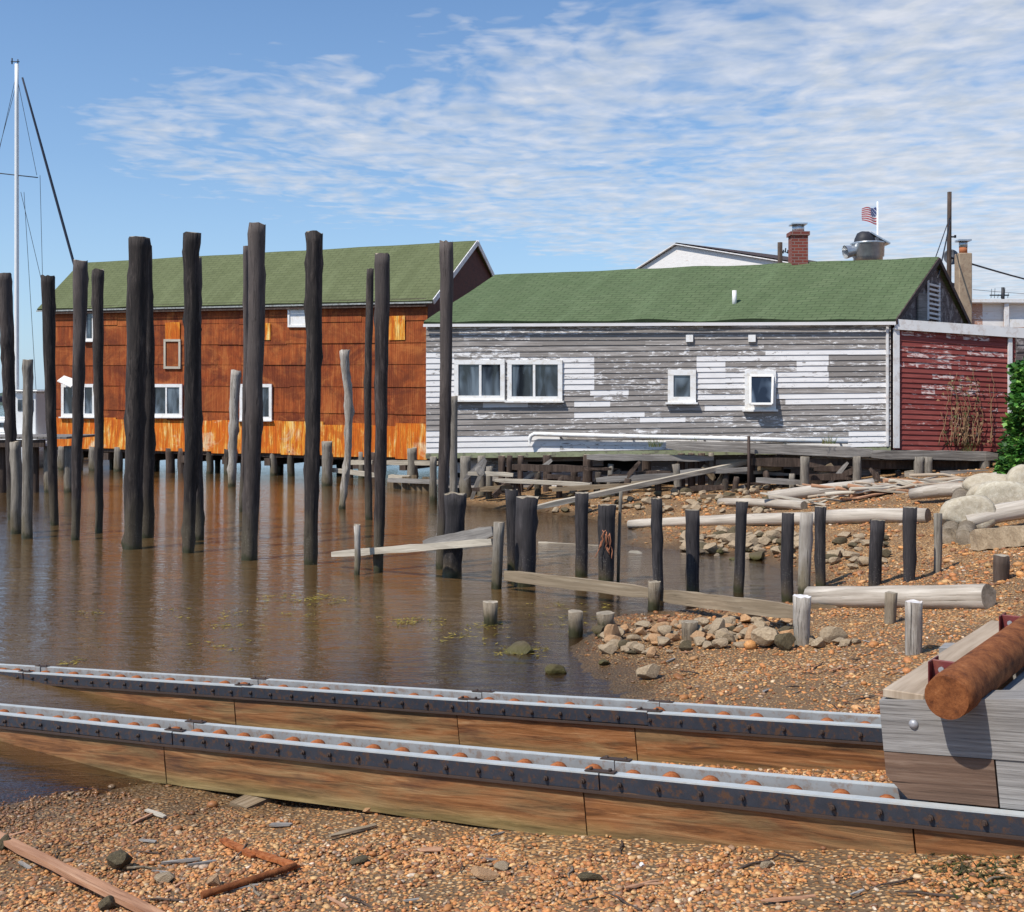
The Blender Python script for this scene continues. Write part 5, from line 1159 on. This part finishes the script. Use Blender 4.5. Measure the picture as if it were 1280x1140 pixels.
# ================================================================ BEHIND THE BUILDINGS
fb = thing('white_gabled_house', 'white flaking gabled building rising behind the green roof', 'building', at(850,400,60)); Yb = 60
FA, FB = (at(760,0,66).x,66), (at(1060,0,53).x,53)
ap, lf, rt_ = [wallpt(x,y,FA,FB) for x,y in ((846,306),(760,361),(1060,341))]; z0 = 1.5
FD = V(FB[0]-FA[0],FB[1]-FA[1],0).normalized(); FN = V(FD.y,-FD.x,0); BK = -FN*9
g_l, g_r = V(lf.x,lf.y,z0), V(rt_.x,rt_.y,z0); TT = (.66,.2,0)
mb = MB(); mb.face([g_l,g_r,rt_,ap,lf], None, TT); mb.face([g_r+BK,g_l+BK,lf+BK,ap+BK,rt_+BK], None, TT); mb.face([g_l+BK,g_l,lf,lf+BK], None, TT); mb.face([g_r,g_r+BK,rt_+BK,rt_], None, TT); mb.build('wall', MT['farwhite'], fb)
mb = MB()
for (p,q) in ((ap,lf),(ap,rt_)):
    e = q+(q-p).normalized()*.5; U = V(0,0,.12); D_ = V(0,0,-.02); f_ = FN*.06; k_ = BK*1.03
    mb.face([p+f_+U,e+f_+U,e+k_+U,p+k_+U]); mb.face([p+k_+D_,e+k_+D_,e+f_+D_,p+f_+D_]); mb.face([e+f_+U,e+f_+D_,e+k_+D_,e+k_+U])
mb.build('roof', MT['darkwood'], fb); mb = MB()
for (p,q) in ((ap,lf),(ap,rt_)): e = q+(q-p).normalized()*.5; mb.beam(p+FN*.09+V(0,0,.03), e+FN*.09+V(0,0,.03), .05, .24, FN)
mb.build('rake_board', MT['whitepeel'], fb)
# kitchen ventilator with its dark mouth
vo = at(1085,330,36); vt = thing('roof_ventilator', 'round galvanised roof ventilator with a sooty cap behind the green roof', 'ventilator', vo)
def lathe(mb, c, prof, n=24, m=0):
    i0 = len(mb.v)
    for (r, z) in prof:
        for q in range(n): a = 2*PI*q/n; mb.v.append((c.x+r*math.cos(a), c.y+r*math.sin(a), c.z+z))
    for k in range(len(prof)-1):
        for q in range(n): q2 = (q+1) % n; mb.fi([i0+k*n+q,i0+k*n+q2,i0+(k+1)*n+q2,i0+(k+1)*n+q], None, m=m, smooth=True)
s_ = 36/F
mb = MB(); lathe(mb, vo, [(.34,-1.2),(.34,.06),(.45,.08),(.46,.20),(.50,.24),(.51,.62),(.56,.66),(.50,.69),(.0,.70)]); mb.build('drum', MT['galv'], vt)
mb = MB(); lathe(mb, vo+V(-.12,-.05,.62), [(.30,0),(.34,.16),(.27,.34),(.12,.42),(0,.43)], 14)
for i in range(len(mb.v)): p = Vector(mb.v[i]); p += V(1,0,.6)*noise.noise(p*3)*.1; mb.v[i] = tuple(p)
mb.build('sooty_cap', MT['cable'], vt)
mb = MB(); a = vo+V(.0,0,.98); b = vo+V(.62,0,.62); mb.box((a+b)/2, (b-a)/2, (0,.3,0), (.01,0,.02)); mb.build('lid', MT['galv'], vt)
mb = MB(); mb.tube([vo+V(-.45,-.1,.42), vo+V(-.78,-.15,.36)], [.16,.22], 14, cap=False); mb.build('side_spout', MT['galv'], vt)
fo = at(1097,400,41); fp = thing('flagpole', 'flagpole behind the ventilator flying a striped flag', 'flagpole', fo); mb = MB(); mb.tube([V(fo.x,41,2), V(fo.x,41,at(1097,252,41).z)], .035, 8); mb.build('pole', MT['mast'], fp)
# the flag: stripes and a blue field, rippled, blown to the left
mb = MB(); a = at(1096.5,258,41); W_, H_ = .55, .66; nx, ny = 16, 13
def fpnt(u, v): return a+V(-W_*u, .07*math.sin(u*7+v*2), -H_*v*(1-.1*u)-.05*u-.03*math.sin(u*6)+.16*u*(v-.2))
for j in range(ny):
    for i in range(nx):
        u0,u1,v0,v1 = i/nx,(i+1)/nx,j/ny,(j+1)/ny
        c = (.55,.05,.07) if j % 2 == 0 else (.8,.8,.8)
        if v0 < .5 and u0 < .4: c = (.04,.06,.2) if (i+j) % 3 else (.5,.52,.6)
        mb.face([fpnt(u0,v0),fpnt(u0,v1),fpnt(u1,v1),fpnt(u1,v0)], None, c)
tag(mb.build('flag', MT['leaf'], None, a), 'small red and white striped flag with a blue corner flying from the pole', 'flag')
# pole with dish, chimney, wires
uo = at(1186,420,34); up_ = thing('utility_pole', 'dark wooden utility pole behind the gable end of the grey building', 'pole', uo); mb = MB(); zt = at(1187,240,34).z; mb.tube([V(uo.x-.02+ .04*k/8,34,.8+(zt-.8)*k/8) for k in range(9)], [.085-.02*k/8 for k in range(9)], 10, rough=.04); mb.build('pole', MT['brown'], up_)
for y in (296,357): mb = MB(); q = at(1189,y,34); mb.tube([q, q+V(.12,0,.0)], .025, 6); mb.tube([q+V(.12,0,-.03), q+V(.12,0,.05)], .035, 8); mb.build('insulator', MT['cable'], up_)
mb = MB(); q = at(1188,322,34.3); lathe(mb, V(0,0,0), [(0,0),(.1,.012),(.2,.04),(.245,.07)], 24); mb.v = [tuple(Matrix.Rotation(math.radians(80),3,'X')@Vector(p)+q) for p in mb.v]
d_ = mb.build('dish', MT['disc'], up_); d_.modifiers.new('t','SOLIDIFY').thickness = .015
def wire(x0,y0,Y0,x1,y1,Y1,sag,lab,r=.012):
    a, b = at(x0,y0,Y0), at(x1,y1,Y1); mb = MB(); mb.tube([a.lerp(b,k/14)-V(0,0,sag*math.sin(PI*k/14)) for k in range(15)], r, 5); tag(mb.build('cable', MT['cable'], None, a), lab, 'cable', None)
wire(1188,322,34,1400,372,46,.15,'thick cable running off right from the pole past the tan chimney',.03)
wire(1216,362,47,1400,364,60,.2,'thin high cable above the low building at the right',.01)
wire(1187,272,34,1168,326,28.6,.0,'taut wire from the pole top to the gable peak',.014)
wire(1188,274,34,1172,348,27.9,.05,'slack wire from the pole down the gable wall',.02)
co = at(1204,400,33); cc_ = thing('tan_chimney', 'tall tan rendered chimney with an orange brick neck and metal cap', 'chimney', co); mb = MB(); s_ = 33/F
zt = at(1204,317,33).z; mb.box(V(co.x,33,(zt+1)/2), (.19,0,0), (0,.19,0), (0,0,(zt-1)/2)); mb.build('shaft', MT['stucco'], cc_, bevel=.02)
mb = MB(); mb.tube([V(co.x,33,zt), V(co.x,33,zt+.18)], .115, 14); mb.build('brick_neck', MT['terra'], cc_); mb = MB(); mb.tube([V(co.x,33,zt+.18), V(co.x,33,zt+.36)], .12, 14); mb.box(V(co.x,33,zt+.38), (.18,0,0), (0,.18,0), (0,0,.025)); mb.build('metal_cap', MT['galv'], cc_)
mb = MB(); q = at(975,335,50); mb.tube([V(q.x,50,3), V(q.x,50,at(975,303,50).z)], .11, 8); po = thing('utility_pole', 'stub of a dark pole left of the brick chimney', 'pole', V(q.x,50,3)); mb.build('pole', MT['brown'], po)
mb = MB(); t_ = at(976,314,50)
for k in range(4): mb.tube([t_+V(.1+.1*k,0,-.1+.08*(k % 2)), t_+V(.12+.1*k,0,.06+.08*(k % 2))], .03, 6)
mb.tube([t_, t_+V(.5,0,-.1)], .02, 5); mb.build('crossarm', MT['cable'], po)
# low building at the right
Yl = 46; lo = at(1213,420,Yl); lb = thing('low_flat_building', 'low flat roofed building with flaking white wall beyond the tan chimney', 'building', lo)
rx2 = random.Random(6); A0, A1 = (lo.x,Yl), (lo.x+14,Yl+1.0); tz = at(1213,379,Yl).z
RL2 = [(1228,384,1254,409,.85),(1258,384,1290,400,.75)]
clapwall('flaking_wall', MT['farwhite'], lb, V(*A0,1.2), V(*A1,1.2), V(*A0,tz), V(*A1,tz), V(0,-1,0), 16, RL2, (.2,.3), seed=3)
mb = MB(); mb.box(V(lo.x+7,Yl+4.3,(tz+1)/2), (7,0,0), (0,3.7,0), (0,0,(tz-1)/2)); mb.build('wall', MT['gable'], lb)
mb = MB(); mb.beam(V(lo.x-.3,Yl-.15,tz+.08), V(lo.x+14.3,Yl+.85,tz+.08), .4, .14); mb.build('roof_edge', MT['white'], lb)
for x in (1211,1258):
    mb = MB(); q = at(x,395,Yl-.12); mb.beam(V(q.x,q.y,2), V(q.x,q.y,tz), .18, .08, (0,1,0)); mb.build('pilaster', MT['whitepeel'], lb)
mb = MB(); q = at(1268,404,Yl-.1); mb.box(q+V(.5,0,0), (.9,0,0), (0,.03,0), (0,0,.16)); mb.build('window_frame', MT['white'], lb)
# antenna on that roof
an = thing('roof_antenna', 'spiky aerial standing on the low flat roof at the right', 'antenna', V(at(1267,376,Yl).x,Yl+1,tz)); q = V(at(1267,376,Yl).x,Yl+1,tz); mb = MB(); mb.tube([q, q+V(0,0,.75)], .07, 6); mb.build('mast', MT['cable'], an)
mb = MB(); mb.tube([q+V(-.55,0,.42), q+V(.25,0,.42)], .03, 5)
for k in range(6): mb.tube([q+V(-.5+.14*k,0,.3), q+V(-.5+.14*k+.03,0,.42+.32*abs(math.sin(k+1)))], .011, 4)
mb.build('aerial_rods', MT['cable'], an)
# dark shed at the right edge behind the bush
so2 = at(1272,450,30); ds = thing('dark_shed', 'dark weathered shed wall between the red shed and the bush', 'shed', so2); q = at(1270,412,30)
clapwall('boards', MT['gableboards'], ds, V(q.x,30,1.2), V(q.x+5,30.2,1.2), V(q.x,30,q.z), V(q.x+5,30.2,q.z+.1), V(0,-1,0), 16, [], (.0,.1), seed=8)
mb = MB(); mb.box(V(q.x+2.5,32.1,(q.z+1)/2), (2.5,0,0), (0,1.9,0), (0,0,(q.z-1)/2)); mb.build('wall', MT['gableboards'], ds)

# ================================================================ BUSHES
def bush(name, label, cx, cy, Y, blobs, nleaf, seed, cols, size=.062):
    o0 = at(cx,cy,Y); g = gz(o0.x,Y); o0.z = g; o = thing(name, label, 'bush', o0, 'green bushes at the right edge'); R2 = random.Random(seed)
    tb = MB(); lm = MB()
    for (bx,by,r) in blobs:
        c = at(bx,by,Y+R2.uniform(-.3,.3)); rr_ = r/F*Y; mid = o0.lerp(c,.5)+V(R2.uniform(-.2,.2),R2.uniform(-.1,.1),0)
        tb.tube([o0+V(R2.uniform(-.2,.2),R2.uniform(-.2,.2),-.1), mid, c], [.035,.025,.01], 6)
        for k in range(5): d = V(R2.gauss(0,1),R2.gauss(0,1),R2.gauss(0,1)).normalized()*rr_*.8; tb.tube([c-V(0,0,.05), c+d*.5+V(0,0,.05), c+d], [.012,.008,.004], 4)
        n_ = int(nleaf*(r/20)**2)
        for i in range(n_):
            d = V(R2.gauss(0,1),R2.gauss(0,1),R2.gauss(0,.85)).normalized()*rr_*(R2.random()**.4)*R2.uniform(.7,1.15); p = c+d
            s = size*R2.uniform(.5,1.25); M_ = Matrix.Rotation(R2.uniform(0,6.3),3,'Z')@Matrix.Rotation(R2.uniform(-.9,.9),3,'X')@Matrix.Rotation(R2.uniform(-.6,.6),3,'Y')
            pts = [V(0,-1,0),V(.55,-.55,.1),V(.95,.15,.12),V(.45,.3,.03),V(0,1.05,-.08),V(-.45,.3,.03),V(-.95,.15,.12),V(-.55,-.55,.1)]
            b_ = R2.uniform(.6,1.35); cc = R2.choice(cols); lm.face([p+M_@(q*s) for q in pts], None, tuple(x*b_ for x in cc))
    tb.build('stems', MT['vine'], o); lm.build('foliage', MT['leaf'], o)
GR = [(.06,.19,.03),(.10,.27,.045),(.035,.10,.02),(.17,.34,.06),(.045,.14,.025)]
bush('leafy_bush','bright green broad leaved bush at the right edge beside the red shed',1275,600,23.5,[(1262,585,18),(1278,560,22),(1254,590,10),(1290,590,26),(1268,530,14),(1282,510,20),(1300,540,26),(1275,487,13),(1292,470,22),(1310,500,30)],760,4,GR)
bush('leafy_bush','darker green shrub behind the bright bush at the right edge',1280,590,25.2,[(1268,550,16),(1280,530,22),(1276,500,16),(1290,470,24),(1272,460,10),(1260,565,10),(1300,570,26)],420,9,[(.045,.13,.03),(.07,.2,.04),(.03,.09,.025)],.085)
# tufts of weeds on the walkway
for i,(x,y,Y) in enumerate(((1035,552,25.6),(866,556,26.5),(1210,565,25.4),(818,556,26.6))):
    c = at(x,y,Y); mb = MB(); R2 = random.Random(i)
    for k in range(40): a = R2.uniform(-.6,.6); L = R2.uniform(.08,.28); b_ = c+V(R2.uniform(-.15,.15),R2.uniform(-.08,.08),-.05); mb.face([b_, b_+V(.012,0,0), b_+V(a*L,R2.uniform(-.05,.05),L)], None, R2.choice([(.16,.2,.05),(.25,.22,.08),(.1,.15,.04)]))
    tag(mb.build('weed_tuft', MT['leaf'], None, c), ['weed tuft on the walkway left of the red shed','weed tuft above the cluster of brown piers','weed tuft at the foot of the dry vine','weed tuft near the left end of the walkway'][i], 'weeds')

# ================================================================ LIGHT, SKY, CAMERA
sc = bpy.context.scene
SUN = V(-.47,-.38,.80).normalized()
w = bpy.data.worlds.new('World'); sc.world = w; w.use_nodes = True; nt = w.node_tree; nt.nodes.clear()
class WN_(NT):
    def __init__(s, t): s.t = t
n = WN_(nt); out = nt.nodes.new('ShaderNodeOutputWorld'); bg = nt.nodes.new('ShaderNodeBackground'); bg.inputs[1].default_value = .122
sky = nt.nodes.new('ShaderNodeTexSky'); sky.sky_type = 'NISHITA'; sky.sun_disc = False; sky.sun_elevation = math.asin(SUN.z); sky.sun_rotation = math.atan2(SUN.x, SUN.y) % (2*PI)
sky.air_density = 1.1; sky.dust_density = .6; sky.ozone_density = 2.2
gen = nt.nodes.new('ShaderNodeTexCoord').outputs['Generated']; x, y, z = n.sep(gen)
zc = n.math('MAXIMUM', z, .03); u = n.math('DIVIDE', x, zc); v = n.math('DIVIDE', y, zc)
P = n.comb(u, v, 0)
wv = n.noise(n.map(P,(1.0,1.0,1)), .7, 2, .5)
warp = n.noise(P, .9, 3, .5, col=True); vm = nt.nodes.new('ShaderNodeVectorMath'); vm.operation = 'MULTIPLY_ADD'; n.link(warp, vm.inputs[0]); vm.inputs[1].default_value = (.5,.5,0); n.link(P, vm.inputs[2]); P2 = vm.outputs[0]
c1 = n.noise(n.map(P2,(8.5,8.0,1)), 1, 3, .5, .2); c2 = n.noise(n.map(P2,(1.7,1.5,1)), 1, 4, .55, .3); c3 = n.noise(n.map(P,(.42,.36,1)), 1, 3, .5)
top = n.math('ADD', v, n.math('MULTIPLY', u, .55)); m_top = n.ramp(n.math('DIVIDE', top, 10), [(.225,0.0),(.33,1.0)], 'EASE')
tilt = n.math('DIVIDE', u, n.math('MAXIMUM', v, .2)); m_l = n.ramp(n.math('ADD', n.math('ADD', tilt, .5), n.math('MULTIPLY', n.math('SUBTRACT', c3, .5), .25)), [(.02,0.0),(.15,.84),(.62,.92),(.85,1.0)], 'EASE')
low = n.math('SUBTRACT', v, n.math('MULTIPLY', u, 1.25)); m_b = n.ramp(n.math('DIVIDE', low, 10), [(.60,1.0),(.95,0.0)], 'EASE')
mask = n.math('MULTIPLY', n.math('MULTIPLY', m_top, m_l), m_b)
field = n.math('ADD', n.math('MULTIPLY', c1, .68), n.math('MULTIPLY', c2, .66))
thr = n.math('SUBTRACT', 1.06, n.math('MULTIPLY', mask, n.math('ADD', .60, n.math('MULTIPLY', n.math('MAXIMUM', u, 0.0), .03))))
cov = n.ramp(n.math('DIVIDE', n.math('SUBTRACT', field, thr), .36), [(0.0,0.0),(.5,.5),(1.0,.86)])
skyc = n.mix(1.0, sky.outputs[0], (.66,.86,1.06), 'MULTIPLY')
hz = n.ramp(z, [(.0,.55),(.2,.18),(.45,0.0)]); skyc = n.mix(hz, skyc, (4.4,5.9,7.9))
shade = n.noise(n.map(P,(5,5,1)), 1, 4, .6)
cl = n.mix(n.ramp(shade,[(.35,0.0),(.65,1.0)]), (4.4,4.8,5.4), (5.9,6.05,6.5))
colr = n.mix(cov, skyc, cl); n.link(colr, bg.inputs[0]); n.link(bg.outputs[0], out.inputs[0])
su = bpy.data.lights.new('sun', 'SUN'); su.energy = 4.5; su.angle = math.radians(.6); su.color = (1,.945,.86); so_ = bpy.data.objects.new('sun', su); C.objects.link(so_)
so_.rotation_euler = (-SUN).to_track_quat('-Z','Y').to_euler(); so_.location = (0,0,30)
cam = bpy.data.cameras.new('camera'); co_ = bpy.data.objects.new('camera', cam); C.objects.link(co_); sc.camera = co_
co_.location = (0,0,EYE); co_.rotation_euler = (PI/2,0,0); cam.sensor_fit = 'HORIZONTAL'; cam.sensor_width = 36; cam.lens = 36*F/1280; cam.shift_y = -(570-HY)/1280; cam.clip_end = 3000; cam.clip_start = .05
sc.view_settings.view_transform = 'Standard'; sc.view_settings.look = 'None'; sc.view_settings.exposure = .12; sc.view_settings.gamma = 1
sc.render.engine = 'CYCLES'; sc.cycles.max_bounces = 8; sc.cycles.transparent_max_bounces = 8; sc.cycles.caustics_reflective = False
